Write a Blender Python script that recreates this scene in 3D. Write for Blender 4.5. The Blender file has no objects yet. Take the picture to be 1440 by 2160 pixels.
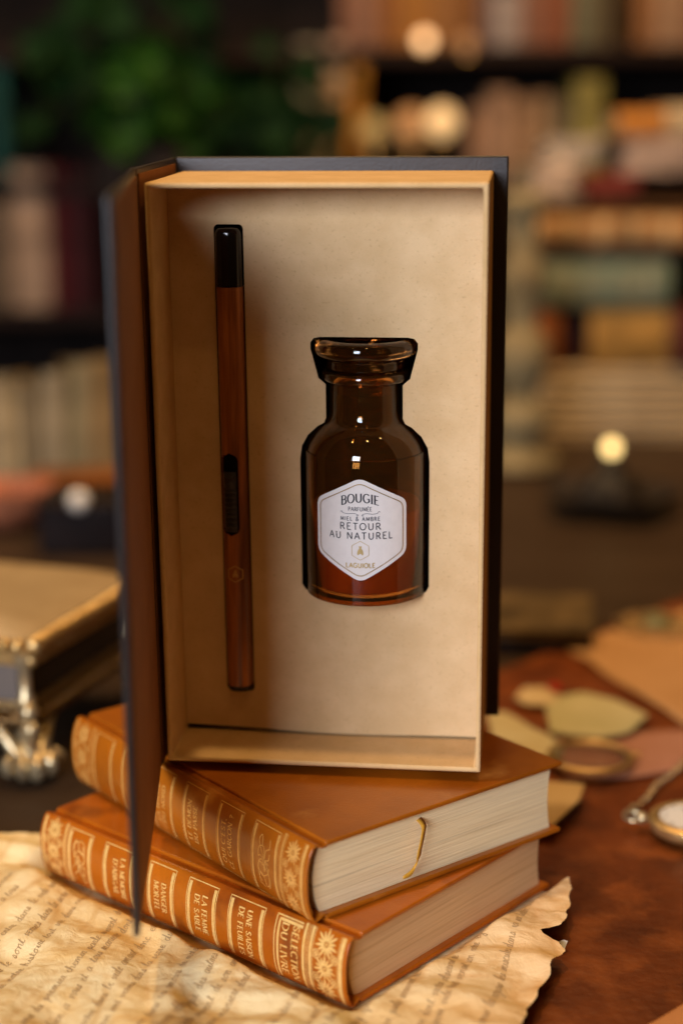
import bpy, bmesh, math, random
from math import sin, cos, pi, radians, sqrt, tan
from mathutils import Vector, Matrix, noise
S = bpy.context.scene
COL = S.collection
R = radians

# ------------------------------------------------------------------ camera
CH, PITCH, ROLL, FPX = 0.36765, 13.178, 0.276, 3404.7
cd = bpy.data.cameras.new('camera'); cam = bpy.data.objects.new('camera', cd); COL.objects.link(cam)
cam.matrix_world = Matrix.Translation((0, 0, CH)) @ Matrix.Rotation(R(90-PITCH), 4, 'X') @ Matrix.Rotation(R(-ROLL), 4, 'Z')
cd.sensor_fit = 'HORIZONTAL'; cd.sensor_width = 24; cd.lens = FPX/1440*24
cd.clip_start = 0.02; cd.clip_end = 60
cd.dof.use_dof = True; cd.dof.focus_distance = 0.735; cd.dof.aperture_fstop = cd.lens/21.5
S.camera = cam
# ------------------------------------------------------------------ world and view
W = bpy.data.worlds.new('World'); S.world = W; W.use_nodes = True
W.node_tree.nodes['Background'].inputs[0].default_value = (1.0, 0.44, 0.11, 1)
W.node_tree.nodes['Background'].inputs[1].default_value = 0.042
S.view_settings.view_transform = 'Standard'; S.view_settings.look = 'None'
S.cycles.caustics_reflective = False
S.view_settings.exposure = 0; S.view_settings.gamma = 1; S.view_settings.use_curve_mapping = False
# ------------------------------------------------------------------ lamps
def area(name, loc, aim, sx, sy, power, col):
    l = bpy.data.lights.new(name, 'AREA'); l.shape = 'RECTANGLE'; l.size = sx; l.size_y = sy
    l.energy = power; l.color = col
    o = bpy.data.objects.new(name, l); COL.objects.link(o); o.location = loc
    o.rotation_euler = (Vector(aim)-Vector(loc)).to_track_quat('-Z', 'Y').to_euler()
    return o
def spot(name, loc, power, col, rad=0.03):
    l = bpy.data.lights.new(name, 'POINT'); l.energy = power; l.color = col; l.shadow_soft_size = rad
    o = bpy.data.objects.new(name, l); COL.objects.link(o); o.location = loc
    return o
area('window_light', (-1.00, -1.45, 0.80), (0.03, 0.75, 0.22), 0.95, 0.95, 74, (0.82, 0.87, 1.0))
WARM = (1.0, 0.58, 0.17)
spot('ceiling_lamp', (-0.16, 0.62, 1.55), 26.0, (1.0, 0.66, 0.30), 0.022)
spot('ceiling_lamp', (0.30, 0.98, 1.60), 11.0, WARM, 0.022)
spot('ceiling_lamp', (-0.45, 1.25, 1.50), 10.0, WARM, 0.022)
spot('ceiling_lamp', (0.55, 0.35, 1.60), 3.0, WARM, 0.022)
spot('ceiling_lamp', (-0.60, 0.10, 1.60), 3.0, WARM, 0.022)
spot('ceiling_lamp', (0.05, 0.05, 1.65), 4.0, WARM, 0.022)
for lx, ly, lz in ((0.5, -0.6, 1.7), (-0.1, -0.8, 1.9), (0.25, -1.2, 1.6), (0.8, -0.9, 1.5), (0.1, -1.9, 1.5), (0.55, -1.6, 1.35)):
    spot('ceiling_lamp', (lx, ly, lz), 1.0, (1.0, 0.60, 0.25), 0.006)
area('shelf_fill', (0.25, 1.55, 1.3), (0.25, 2.4, 0.3), 0.5, 0.3, 13, (1.0, 0.62, 0.30))  # added fill lamps, out of view, that brighten the bookcase
area('shelf_fill', (-0.45, 1.3, 1.0), (-0.4, 2.2, 0.2), 0.4, 0.3, 6, (1.0, 0.78, 0.55))

# ------------------------------------------------------------------ helpers
def ray(u, v):
    r = R(ROLL); x = u-720; y = 1080-v
    x, y = x*cos(r)+y*sin(r), -x*sin(r)+y*cos(r)
    x /= FPX; y /= FPX; p = R(PITCH)
    return Vector((x, cos(p)+y*sin(p), -sin(p)+y*cos(p)))
def onz(u, v, z=0.0):
    D = ray(u, v); t = (z-CH)/D.z
    return Vector((D.x*t, D.y*t, z))
def ony(u, v, y):
    D = ray(u, v); t = y/D.y
    return Vector((D.x*t, y, CH+D.z*t))

def link(o, parent=None):
    COL.objects.link(o)
    if parent is not None: o.parent = parent
    return o
def tag(o, label, cat, group=None, kind=None):
    o['label'] = label
    if cat: o['category'] = cat
    if group: o['group'] = group
    if kind: o['kind'] = kind
    return o
def thing(name, label, cat, loc=(0, 0, 0), rz=0.0, group=None, mat=None):
    o = bpy.data.objects.new(name, None); o.empty_display_size = 0.01
    link(o)
    if mat is not None: o.matrix_world = mat
    else: o.location = loc; o.rotation_euler = (0, 0, rz)
    return tag(o, label, cat, group)

class MB:
    def __init__(s): s.v = []; s.f = []
    def add(s, vs, fs):
        b = len(s.v); s.v += [tuple(p) for p in vs]; s.f += [tuple(i+b for i in f) for f in fs]; return s
    def box(s, x0, x1, y0, y1, z0, z1):
        vs = [(x, y, z) for z in (z0, z1) for y in (y0, y1) for x in (x0, x1)]
        return s.add(vs, [(0, 2, 3, 1), (4, 5, 7, 6), (0, 1, 5, 4), (2, 6, 7, 3), (0, 4, 6, 2), (1, 3, 7, 5)])
    def obox(s, o, a, b, c):
        o, a, b, c = map(Vector, (o, a, b, c))
        vs = [o+a*i+b*j+c*k for k in (0, 1) for j in (0, 1) for i in (0, 1)]
        return s.add(vs, [(0, 2, 3, 1), (4, 5, 7, 6), (0, 1, 5, 4), (2, 6, 7, 3), (0, 4, 6, 2), (1, 3, 7, 5)])
    def grid(s, fn, nu, nv, cu=False):
        vs = [fn(i/nu, j/nv) for j in range(nv+1) for i in range(nu+1)]
        fs = [(j*(nu+1)+i, j*(nu+1)+i+1, (j+1)*(nu+1)+i+1, (j+1)*(nu+1)+i) for j in range(nv) for i in range(nu)]
        return s.add(vs, fs)
    def lathe(s, prof, c=(0, 0, 0), n=48, cap=False):
        m = len(prof); vs = []
        for k in range(n):
            a = 2*pi*k/n
            for r, z in prof: vs.append((c[0]+r*cos(a), c[1]+r*sin(a), c[2]+z))
        fs = []
        for k in range(n):
            k2 = (k+1) % n
            for i in range(m-1): fs.append((k*m+i, k2*m+i, k2*m+i+1, k*m+i+1))
        s.add(vs, fs)
        if cap:
            b = len(s.v)-n*m
            s.f.append(tuple(b+k*m for k in range(n))[::-1]); s.f.append(tuple(b+k*m+m-1 for k in range(n)))
        return s
    def tube(s, pts, r, n=8, closed=False):
        pts = [Vector(p) for p in pts]; N = len(pts); rr = r if isinstance(r, (list, tuple)) else [r]*N
        vs = []; up = Vector((0.13, 0.21, 1)).normalized()
        for i, p in enumerate(pts):
            if closed: t = (pts[(i+1) % N]-pts[i-1])
            else: t = pts[min(i+1, N-1)]-pts[max(i-1, 0)]
            t.normalize(); a = t.cross(up)
            if a.length < 1e-3: a = t.cross(Vector((1, 0, 0)))
            a.normalize(); b = a.cross(t)
            for k in range(n):
                th = 2*pi*k/n; vs.append(p+(a*cos(th)+b*sin(th))*rr[i])
        fs = []
        for i in range(N if closed else N-1):
            j = (i+1) % N
            for k in range(n): k2 = (k+1) % n; fs.append((i*n+k, i*n+k2, j*n+k2, j*n+k))
        s.add(vs, fs)
        if not closed:
            b = len(s.v)-len(vs)
            s.f.append(tuple(b+k for k in range(n))); s.f.append(tuple(b+(N-1)*n+k for k in range(n))[::-1])
        return s
    def ball(s, c, r, n=12, sq=(1, 1, 1)):
        vs = []; fs = []; m = n//2
        for j in range(m+1):
            ph = pi*j/m
            for i in range(n):
                th = 2*pi*i/n
                vs.append((c[0]+r*sq[0]*sin(ph)*cos(th), c[1]+r*sq[1]*sin(ph)*sin(th), c[2]+r*sq[2]*cos(ph)))
        for j in range(m):
            for i in range(n): i2 = (i+1) % n; fs.append((j*n+i, (j+1)*n+i, (j+1)*n+i2, j*n+i2))
        return s.add(vs, fs)
    def prism(s, poly, z0, z1):
        n = len(poly)
        vs = [(x, y, z0) for x, y in poly]+[(x, y, z1) for x, y in poly]
        fs = [tuple(range(n))[::-1], tuple(range(n, 2*n))]+[(i, (i+1) % n, (i+1) % n+n, i+n) for i in range(n)]
        return s.add(vs, fs)
    def build(s, name, mat, parent=None, bevel=0, smooth=35, sub=0, seg=2, fix=True):
        me = bpy.data.meshes.new(name); me.from_pydata(s.v, [], s.f); me.validate()
        if fix:
            bm = bmesh.new(); bm.from_mesh(me); bmesh.ops.remove_doubles(bm, verts=bm.verts, dist=1e-7)
            bmesh.ops.recalc_face_normals(bm, faces=bm.faces); bm.to_mesh(me); bm.free()
        o = bpy.data.objects.new(name, me); me.materials.append(mat)
        if smooth:
            me.shade_smooth()
            if smooth < 180: me.set_sharp_from_angle(angle=R(smooth))
        if bevel:
            m = o.modifiers.new('b', 'BEVEL'); m.width = bevel; m.segments = seg; m.limit_method = 'ANGLE'; m.angle_limit = R(40)
            m.harden_normals = False
        if sub:
            m = o.modifiers.new('s', 'SUBSURF'); m.levels = sub; m.render_levels = sub
        return link(o, parent)

# flat decoration in 2D, wrapped on a surface by F(u, v) -> point
def dens(pts, step, closed=False):
    out = []; n = len(pts)
    for i in range(n if closed else n-1):
        a, b = pts[i], pts[(i+1) % n]; d = math.hypot(b[0]-a[0], b[1]-a[1]); k = max(1, int(d/step+.999))
        for j in range(k): out.append((a[0]+(b[0]-a[0])*j/k, a[1]+(b[1]-a[1])*j/k))
    if not closed: out.append(pts[-1])
    return out
def catmull(pts, k=5, closed=False):
    out = []; n = len(pts)
    g = (lambda i: pts[i % n]) if closed else (lambda i: pts[min(max(i, 0), n-1)])
    for i in range(n if closed else n-1):
        p0, p1, p2, p3 = g(i-1), g(i), g(i+1), g(i+2)
        for j in range(k):
            t = j/k
            out.append(tuple(.5*((2*p1[q])+(-p0[q]+p2[q])*t+(2*p0[q]-5*p1[q]+4*p2[q]-p3[q])*t*t+(-p0[q]+3*p1[q]-3*p2[q]+p3[q])*t**3) for q in range(len(p1))))
    if not closed: out.append(tuple(pts[-1]))
    return out
class Flat:
    def __init__(s): s.v = []; s.f = []
    def line(s, pts, w, closed=False, step=0.0012):
        pts = dens(pts, step, closed); n = len(pts)
        if n < 2: return s
        b = len(s.v)
        for i, p in enumerate(pts):
            if closed: q0, q1 = pts[i-1], pts[(i+1) % n]
            else: q0, q1 = pts[max(i-1, 0)], pts[min(i+1, n-1)]
            dx, dy = q1[0]-q0[0], q1[1]-q0[1]; L = math.hypot(dx, dy) or 1; dx /= L; dy /= L
            ww = (w(dx, dy, i/(n-1)) if callable(w) else w)/2
            s.v += [(p[0]-dy*ww, p[1]+dx*ww), (p[0]+dy*ww, p[1]-dx*ww)]
        for i in range(n if closed else n-1):
            j = (i+1) % n; s.f.append((b+2*i, b+2*i+1, b+2*j+1, b+2*j))
        return s
    def rect(s, u0, u1, v0, v1, step=0.0015):
        if u1-u0 < v1-v0: s.line([((u0+u1)/2, v0), ((u0+u1)/2, v1)], u1-u0, step=step)
        else: s.line([(u0, (v0+v1)/2), (u1, (v0+v1)/2)], v1-v0, step=step)
        return s
    def petal(s, c, ang, r0, r1, w):
        s.line([(c[0]+cos(ang)*(r0+(r1-r0)*t), c[1]+sin(ang)*(r0+(r1-r0)*t)) for t in [i/5 for i in range(6)]],
               lambda dx, dy, t: w*max(.15, sin(pi*min(1, t*.75+.15))), step=1)
        return s
    def build(s, name, mat, parent, F, map2=None):
        vs = [F(*(map2(*p) if map2 else p)) for p in s.v]
        m = MB(); m.v = vs; m.f = s.f
        return m.build(name, mat, parent, smooth=180, fix=False)
def arc(cx, cy, rx, ry, a0, a1, n=12):
    return [(cx+rx*cos(R(a0+(a1-a0)*i/n)), cy+ry*sin(R(a0+(a1-a0)*i/n))) for i in range(n+1)]
G = {
 'A': (.8, [('n', [(.06, 0), (.4, 1)]), ('k', [(.4, 1), (.74, 0)]), ('n', [(.18, .35), (.62, .35)])]),
 'B': (.66, [('k', [(.12, 0), (.12, 1)]), ('v', [(.12, 1)]+arc(.34, .76, .22, .24, 90, -90)+[(.12, .52)]), ('v', [(.12, .52)]+arc(.36, .26, .25, .26, 90, -90)+[(.12, 0)])]),
 'C': (.78, [('v', arc(.44, .5, .38, .5, 45, 315, 20))]),
 'D': (.8, [('k', [(.12, 0), (.12, 1)]), ('v', [(.12, 1), (.3, 1)]+arc(.3, .5, .42, .5, 90, -90, 16)+[(.12, 0)])]),
 'E': (.64, [('k', [(.12, 0), (.12, 1)]), ('n', [(.12, 1), (.56, 1)]), ('n', [(.12, .52), (.46, .52)]), ('n', [(.12, 0), (.58, 0)])]),
 'F': (.6, [('k', [(.12, 0), (.12, 1)]), ('n', [(.12, 1), (.56, 1)]), ('n', [(.12, .52), (.46, .52)])]),
 'G': (.82, [('v', arc(.44, .5, .38, .5, 45, 330, 20)), ('k', [(.72, 0.08), (.72, .45)]), ('n', [(.5, .45), (.78, .45)])]),
 'H': (.8, [('k', [(.12, 0), (.12, 1)]), ('k', [(.68, 0), (.68, 1)]), ('n', [(.12, .5), (.68, .5)])]),
 'I': (.26, [('k', [(.13, 0), (.13, 1)])]),
 'L': (.6, [('k', [(.12, 0), (.12, 1)]), ('n', [(.12, 0), (.56, 0)])]),
 'M': (.95, [('n', [(.12, 0), (.14, 1)]), ('k', [(.14, 1), (.48, .12)]), ('n', [(.48, .12), (.82, 1)]), ('k', [(.82, 1), (.84, 0)])]),
 'N': (.82, [('n', [(.12, 0), (.12, 1)]), ('k', [(.12, 1), (.7, 0)]), ('n', [(.7, 0), (.7, 1)])]),
 'O': (.86, [('v', arc(.43, .5, .38, .5, 0, 360, 28))]),
 'P': (.62, [('k', [(.12, 0), (.12, 1)]), ('v', [(.12, 1)]+arc(.32, .73, .24, .27, 90, -90)+[(.12, .46)])]),
 'Q': (.88, [('v', arc(.43, .5, .38, .5, 0, 360, 28)), ('n', [(.5, .15), (.82, -.16)])]),
 'R': (.72, [('k', [(.12, 0), (.12, 1)]), ('v', [(.12, 1)]+arc(.32, .74, .24, .26, 90, -90)+[(.12, .48)]), ('k', [(.34, .48), (.68, 0)])]),
 'S': (.6, [('v', catmull([(.5, .82), (.3, 1), (.1, .8), (.17, .6), (.42, .42), (.5, .2), (.3, 0), (.08, .2)], 5))]),
 'T': (.68, [('n', [(.03, 1), (.65, 1)]), ('k', [(.34, 0), (.34, 1)])]),
 'U': (.8, [('v', [(.12, 1), (.12, .38)]+arc(.4, .38, .28, .38, 180, 360, 14)+[(.68, 1)])]),
 'V': (.78, [('k', [(.06, 1), (.4, 0)]), ('n', [(.4, 0), (.72, 1)])]),
 'Y': (.74, [('k', [(.05, 1), (.37, .5)]), ('n', [(.69, 1), (.37, .5)]), ('k', [(.37, .5), (.37, 0)])]),
 '&': (.8, [('v', catmull([(.75, .45), (.5, .05), (.25, 0), (.1, .2), (.25, .5), (.5, .75), (.4, 1), (.22, .85), (.3, .6), (.75, 0)], 4))]),
 '?': (.55, [('v', catmull([(.1, .75), (.25, 1), (.45, .8), (.3, .5), (.27, .28)], 4)), ('k', [(.27, .1), (.27, 0)])]),
 "'": (.22, [('k', [(.12, 1), (.09, .78)])]),
 ',': (.25, [('k', [(.14, .06), (.08, -.14)])]),
 ' ': (.4, []),
}
def text(fl, s, h, x0, y0, wk, wn, serif=True, width=None, arch=0, italic=0, track=.06):
    """capitals, centred on x0, baseline y0, cap height h; width squeezes the line"""
    base = {'É': 'E', 'Ï': 'I', 'Ç': 'C', 'Ô': 'O'}
    adv = [G[base.get(c, c)][0]+track for c in s]; tot = sum(adv)-track
    sx = (width/tot) if width else h
    x = 0
    for c, a in zip(s, adv):
        b = base.get(c, c); gw, strokes = G[b]
        cx = (x+gw/2-tot/2)*sx; dy = arch*(1-(cx/((tot*sx/2) or 1))**2); rot = -2*arch*cx/((tot*sx/2)**2 or 1)
        def T(p):
            px = (x+p[0]-tot/2)*sx; 
            return (x0+px+italic*p[1]*h, y0+p[1]*h+dy+rot*(px-cx))
        st = list(strokes)
        if c == 'É': st.append(('n', [(.28, 1.1), (.46, 1.28)]))
        if c == 'Ç': st.append(('n', [(.42, 0), (.36, -.18), (.5, -.22)]))
        if c == 'Ï': st += [('n', [(.03, 1.15), (.03, 1.25)]), ('n', [(.23, 1.15), (.23, 1.25)])]
        for mode, pts in st:
            q = [T(p) for p in pts]
            if mode == 'k': w = wk
            elif mode == 'n': w = wn
            else: w = (lambda dx, dy, t: wn+(wk-wn)*abs(dy)**1.5)
            fl.line(q, w, step=h*.3)
            if serif and mode in 'kn':
                for p in (pts[0], pts[-1]):
                    if p[1] in (0, 1) and abs(pts[0][1]-pts[-1][1]) > .4 and not (b in 'LEBDPRF' and False):
                        fl.line([T((p[0]-.11, p[1])), T((p[0]+.11, p[1]))], wn*.9, step=1)
        x += a

# ------------------------------------------------------------------ materials
def pm(name, c1, c2=None, scale=8, rough=.5, metal=0, bump=0, bscale=40, stretch=(1, 1, 1), spec=.5, coat=0, lo=.35, hi=.65, detail=6, trans=0, ior=1.45, emit=None, es=0, fac2=None, croft=.15, sheen=0):
    m = bpy.data.materials.new(name); m.use_nodes = True; nt = m.node_tree; N = nt.nodes; L = nt.links
    b = N['Principled BSDF']; b.inputs['Base Color'].default_value = (*c1, 1); b.inputs['Roughness'].default_value = rough
    b.inputs['Metallic'].default_value = metal; b.inputs['Specular IOR Level'].default_value = spec
    b.inputs['Coat Weight'].default_value = coat; b.inputs['Coat Roughness'].default_value = croft
    b.inputs['Transmission Weight'].default_value = trans; b.inputs['IOR'].default_value = ior
    if emit: b.inputs['Emission Color'].default_value = (*emit, 1); b.inputs['Emission Strength'].default_value = es
    tc = N.new('ShaderNodeTexCoord'); mp = N.new('ShaderNodeMapping'); mp.inputs['Scale'].default_value = stretch
    L.new(tc.outputs['Object'], mp.inputs[0])
    if c2:
        n = N.new('ShaderNodeTexNoise'); n.inputs['Scale'].default_value = scale; n.inputs['Detail'].default_value = detail
        n.inputs['Roughness'].default_value = .6
        L.new(mp.outputs[0], n.inputs['Vector'])
        r = N.new('ShaderNodeValToRGB'); r.color_ramp.elements[0].position = lo; r.color_ramp.elements[1].position = hi
        r.color_ramp.elements[0].color = (*c1, 1); r.color_ramp.elements[1].color = (*c2, 1)
        L.new(n.outputs[0], r.inputs[0]); out = r.outputs[0]
        if fac2:   # second, finer layer: (colour, scale, lo, hi, amount)
            n2 = N.new('ShaderNodeTexNoise'); n2.inputs['Scale'].default_value = fac2[1]; n2.inputs['Detail'].default_value = 5
            L.new(mp.outputs[0], n2.inputs['Vector'])
            mr = N.new('ShaderNodeMapRange'); mr.inputs[1].default_value = fac2[2]; mr.inputs[2].default_value = fac2[3]
            mr.inputs[4].default_value = fac2[4]; L.new(n2.outputs[0], mr.inputs[0])
            mx = N.new('ShaderNodeMix'); mx.data_type = 'RGBA'; mx.inputs[7].default_value = (*fac2[0], 1)
            L.new(mr.outputs[0], mx.inputs[0]); L.new(out, mx.inputs[6]); out = mx.outputs[2]
        L.new(out, b.inputs['Base Color'])
    if bump:
        n = N.new('ShaderNodeTexNoise'); n.inputs['Scale'].default_value = bscale; n.inputs['Detail'].default_value = 4
        L.new(mp.outputs[0], n.inputs['Vector'])
        bp = N.new('ShaderNodeBump'); bp.inputs['Strength'].default_value = bump; bp.inputs['Distance'].default_value = .0008
        L.new(n.outputs[0], bp.inputs['Height']); L.new(bp.outputs[0], b.inputs['Normal'])
    return m
M = {}
M['kraft'] = pm('kraft', (.64, .41, .18), (.72, .475, .225), 60, rough=.85, bump=.3, bscale=900, spec=.15, fac2=((.36, .20, .08), 500, .60, .8, .45))
M['kraft_in'] = pm('kraft_panel', (.63, .43, .22), (.72, .51, .28), 42, rough=.9, bump=.4, bscale=900, spec=.1, lo=.35, hi=.65, fac2=((.40, .24, .10), 700, .60, .80, .5))
M['kraft_dk'] = pm('kraft_brown', (.24, .090, .026), (.30, .12, .038), 40, rough=.7, bump=.2, bscale=900, spec=.3)
M['black_paper'] = pm('black_cover_paper', (.022, .017, .015), (.030, .023, .020), 30, rough=.38, bump=.1, bscale=700, spec=.5)
M['hollow_dark'] = pm('hollow_shade_black', (.006, .005, .005), rough=.9, spec=.05)  # black standing in for the shade inside gaps; also used in the switch slot
M['leather1'] = pm('orange_leather', (.50, .130, .005), (.36, .080, .004), 22, rough=.34, bump=.2, bscale=700, spec=.4, coat=.35, croft=.16, fac2=((.16, .034, .005), 48, .56, .72, .65))
M['leather2'] = pm('tan_leather', (.44, .125, .006), (.30, .078, .004), 18, rough=.32, bump=.2, bscale=700, spec=.4, coat=.35, croft=.14, fac2=((.60, .25, .05), 42, .60, .74, .55))
M['gold'] = pm('gold_foil', (.95, .64, .22), (.84, .50, .14), 300, rough=.42, metal=.22, spec=.5)
M['gold_dim'] = pm('worn_gold_foil', (.78, .42, .11), (.62, .30, .06), 200, rough=.45, metal=.22, spec=.5, lo=.45, hi=.75)
M['pages_w'] = pm('cream_pages', (.92, .74, .43), (.78, .60, .33), 1.0, stretch=(14, 14, 900), rough=.8, bump=.5, bscale=1.4, spec=.1, lo=.42, hi=.68, detail=3, fac2=((.40, .32, .2), .25, .56, .64, .5))
M['pages_t'] = pm('tan_pages', (.76, .50, .25), (.62, .38, .17), 1.0, stretch=(12, 12, 800), rough=.8, bump=.35, bscale=1.4, spec=.1, lo=.45, hi=.72, detail=3, fac2=((.45, .24, .08), .2, .58, .66, .6))  # tan is partly orange light put into the page colour
M['ribbon'] = pm('mustard_ribbon', (.62, .32, .03), (.52, .25, .02), 400, rough=.5)
M['headband'] = pm('headband', (.75, .42, .1), (.6, .3, .05), 500, rough=.6)
M['wood'] = pm('lighter_wood', (.22, .062, .013), (.50, .17, .036), 7, stretch=(60, 60, 3.2), rough=.38, spec=.4, coat=.2, lo=.32, hi=.68, detail=9, fac2=((.06, .016, .004), 2.2, .48, .62, .7))
M['blackgloss'] = pm('black_gloss_plastic', (.006, .004, .003), rough=.12, spec=.5)
M['blackmatt'] = pm('black_matt_plastic', (.030, .025, .022), rough=.38, spec=.4)
M['label'] = pm('white_label', (.84, .80, .77), (.80, .76, .73), 300, rough=.45, spec=.35)
M['ink'] = pm('black_ink', (.02, .02, .03), rough=.6)
M['ink2'] = pm('grey_ink', (.10, .10, .12), rough=.6)
M['goldline'] = pm('label_gold', (.48, .31, .10), rough=.35, metal=.6)
M['goldlt'] = pm('label_gold_soft', (.62, .46, .2), rough=.4, metal=.4)
M['wax'] = pm('amber_wax', (.80, .36, .10), (.72, .30, .08), 40, rough=.6, spec=.3)
M['engrave'] = pm('engraved_mark', (.55, .32, .08), rough=.5, metal=.3)
M['table'] = pm('dark_table', (.034, .019, .010), (.050, .029, .016), 5, stretch=(1, 5, 1), rough=.5, spec=.16, bump=.1, bscale=120)
M['mat'] = pm('brown_leather_mat', (.175, .038, .005), (.075, .015, .002), 16, rough=.42, bump=.7, bscale=180, spec=.32, lo=.36, hi=.66, detail=10, fac2=((.28, .072, .012), 40, .48, .68, .7))
M['parch'] = None
M['brass'] = pm('antique_brass', (.72, .48, .20), (.52, .32, .11), 120, rough=.3, metal=.75, bump=.5, bscale=500)
M['silver'] = pm('tarnished_silver', (.74, .60, .36), (.52, .38, .20), 120, rough=.28, metal=.75, bump=.4, bscale=400)
M['champ'] = pm('champagne_lid', (.42, .29, .14), (.36, .24, .11), 30, rough=.5, metal=.2)
M['dkglass'] = pm('dark_glass', (.03, .022, .02), rough=.12, spec=.6)
M['ink_hw'] = pm('sepia_ink', (.44, .29, .14), rough=.8)

def glass_mat(name, col, rough=.0, ior=1.5, tw=1.0):
    m = bpy.data.materials.new(name); m.use_nodes = True; nt = m.node_tree
    b = nt.nodes['Principled BSDF']; b.inputs['Base Color'].default_value = (*col, 1)
    b.inputs['Transmission Weight'].default_value = tw; b.inputs['Roughness'].default_value = rough; b.inputs['IOR'].default_value = ior
    return m
M['amber'] = glass_mat('amber_glass', (.62, .25, .05), .02, 1.5, .972)

# ------------------------------------------------------------------ setting: table top
t = thing('table', 'dark brown wooden table running under everything to the far stacks', 'table', (0, 1.4, 0))
MB().box(-1.3, 1.3, -1.15, 1.0, -.035, -.004).build('tabletop', M['table'], t, bevel=.004)
for sx in (-1.2, 1.2):
    for sy in (-1.05, .9): MB().box(sx-.035, sx+.035, sy-.035, sy+.035, -.74, -.036).build('leg', M['table'], t)
MB().box(-4, 4, -3, 5, -.76, -.745).build('floor', pm('dark_floor', (.03, .018, .012), rough=.6))['kind'] = 'structure'
MB().box(-4, 4, 3.25, 3.3, -.74, 2.3).build('back_wall', pm('dark_wall', (.022, .015, .011), (.03, .02, .014), 3, rough=.8))['kind'] = 'structure'

# leather mat
mp_ = [(.015, .965), (.113, 1.084), (.277, 1.26), (.46, 1.45), (.62, 1.3), (.62, .42), (-.06, .42), (-.07, .86)]
tag(MB().prism(mp_, -.0035, -.0008).build('leather_mat', M['mat'], None, bevel=.0008), 'mottled reddish brown leather mat spread under the books on the right', 'mat')

# ------------------------------------------------------------------ parchment
rnd = random.Random(4)
FOLD = [(rnd.uniform(0, pi), rnd.uniform(12, 64), rnd.uniform(0, 6), rnd.uniform(.5, 1.3)) for _ in range(16)]
BX, BY, BA = .00343, .62554, R(41.001)
def lerpc(x, P):
    if x <= P[0][0]: return P[0][1]
    for (a, b), (c, d) in zip(P, P[1:]):
        if x <= c: return b+(d-b)*(x-a)/(c-a)
    return P[-1][1]
def bookdist(x, y):
    dx, dy = x-BX, y-BY
    s = -cos(BA)*dx+sin(BA)*dy; w = sin(BA)*dx+cos(BA)*dy
    qx = max(-s, s-.203, 0); qy = max(-w-.004, w-.151, 0)
    return math.hypot(qx, qy)
def ph(x, y):
    wx = x+.012*noise.noise(Vector((x*18, y*18, 3))); wy = y+.012*noise.noise(Vector((x*18, y*18, 9)))
    h = 0
    for a, f, p, k in FOLD:
        q = (wx*cos(a)+wy*sin(a))*f+p; q -= math.floor(q); h += k*(1-abs(2*q-1))/f
    h = h/16*.46
    h += .0020*(noise.noise(Vector((x*11, y*11, 1)))+.3)
    h = max(h, 0)
    d = bookdist(x, y); k = min(1, d/.012); k = k*k*(3-2*k)
    e = min(1, max(0, (x+.3))/.05)
    return .0006+(h*1.15)*k
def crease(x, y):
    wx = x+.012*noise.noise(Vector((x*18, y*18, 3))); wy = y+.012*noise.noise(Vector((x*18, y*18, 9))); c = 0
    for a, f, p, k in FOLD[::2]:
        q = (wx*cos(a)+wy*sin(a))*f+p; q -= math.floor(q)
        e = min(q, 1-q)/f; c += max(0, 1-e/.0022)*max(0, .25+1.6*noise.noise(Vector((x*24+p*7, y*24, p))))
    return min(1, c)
XR = [(.5, .045), (.55, .058), (.617, .079), (.64, .090), (.655, .0945), (.664, .0995), (.671, .0985), (.6745, .0915), (.678, .090), (.683, .1005), (.69, .104), (.705, .1075), (.72, .110), (.74, .112)]
YT = [(-.32, .800), (-.20, .797), (-.165, .789), (-.15, .80), (-.05, .79), (.02, .768), (.07, .748), (.112, .731)]
def pxy(s, t):
    y = .5+t*(lerpc(-.32+s*.43, YT)-.5+.002*noise.noise(Vector((s*40, 0, 0))))
    xr = lerpc(y, XR)+.0016*noise.noise(Vector((y*120, 5, 0)))+.0005*noise.noise(Vector((y*900, 5, 0)))
    return -.32+s*(xr+.32), y
def pfn(s, t):
    x, y = pxy(s, t); z = ph(x, y)
    er = (1-s)*.42
    z += .0014*max(0, 1-er/.02)**2*(.4+noise.noise(Vector((y*50, 2, 2))))if er < .02 else 0
    return (x, y, max(z, .0004))
pm_ = bpy.data.materials.new('aged_parchment'); pm_.use_nodes = True
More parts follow.
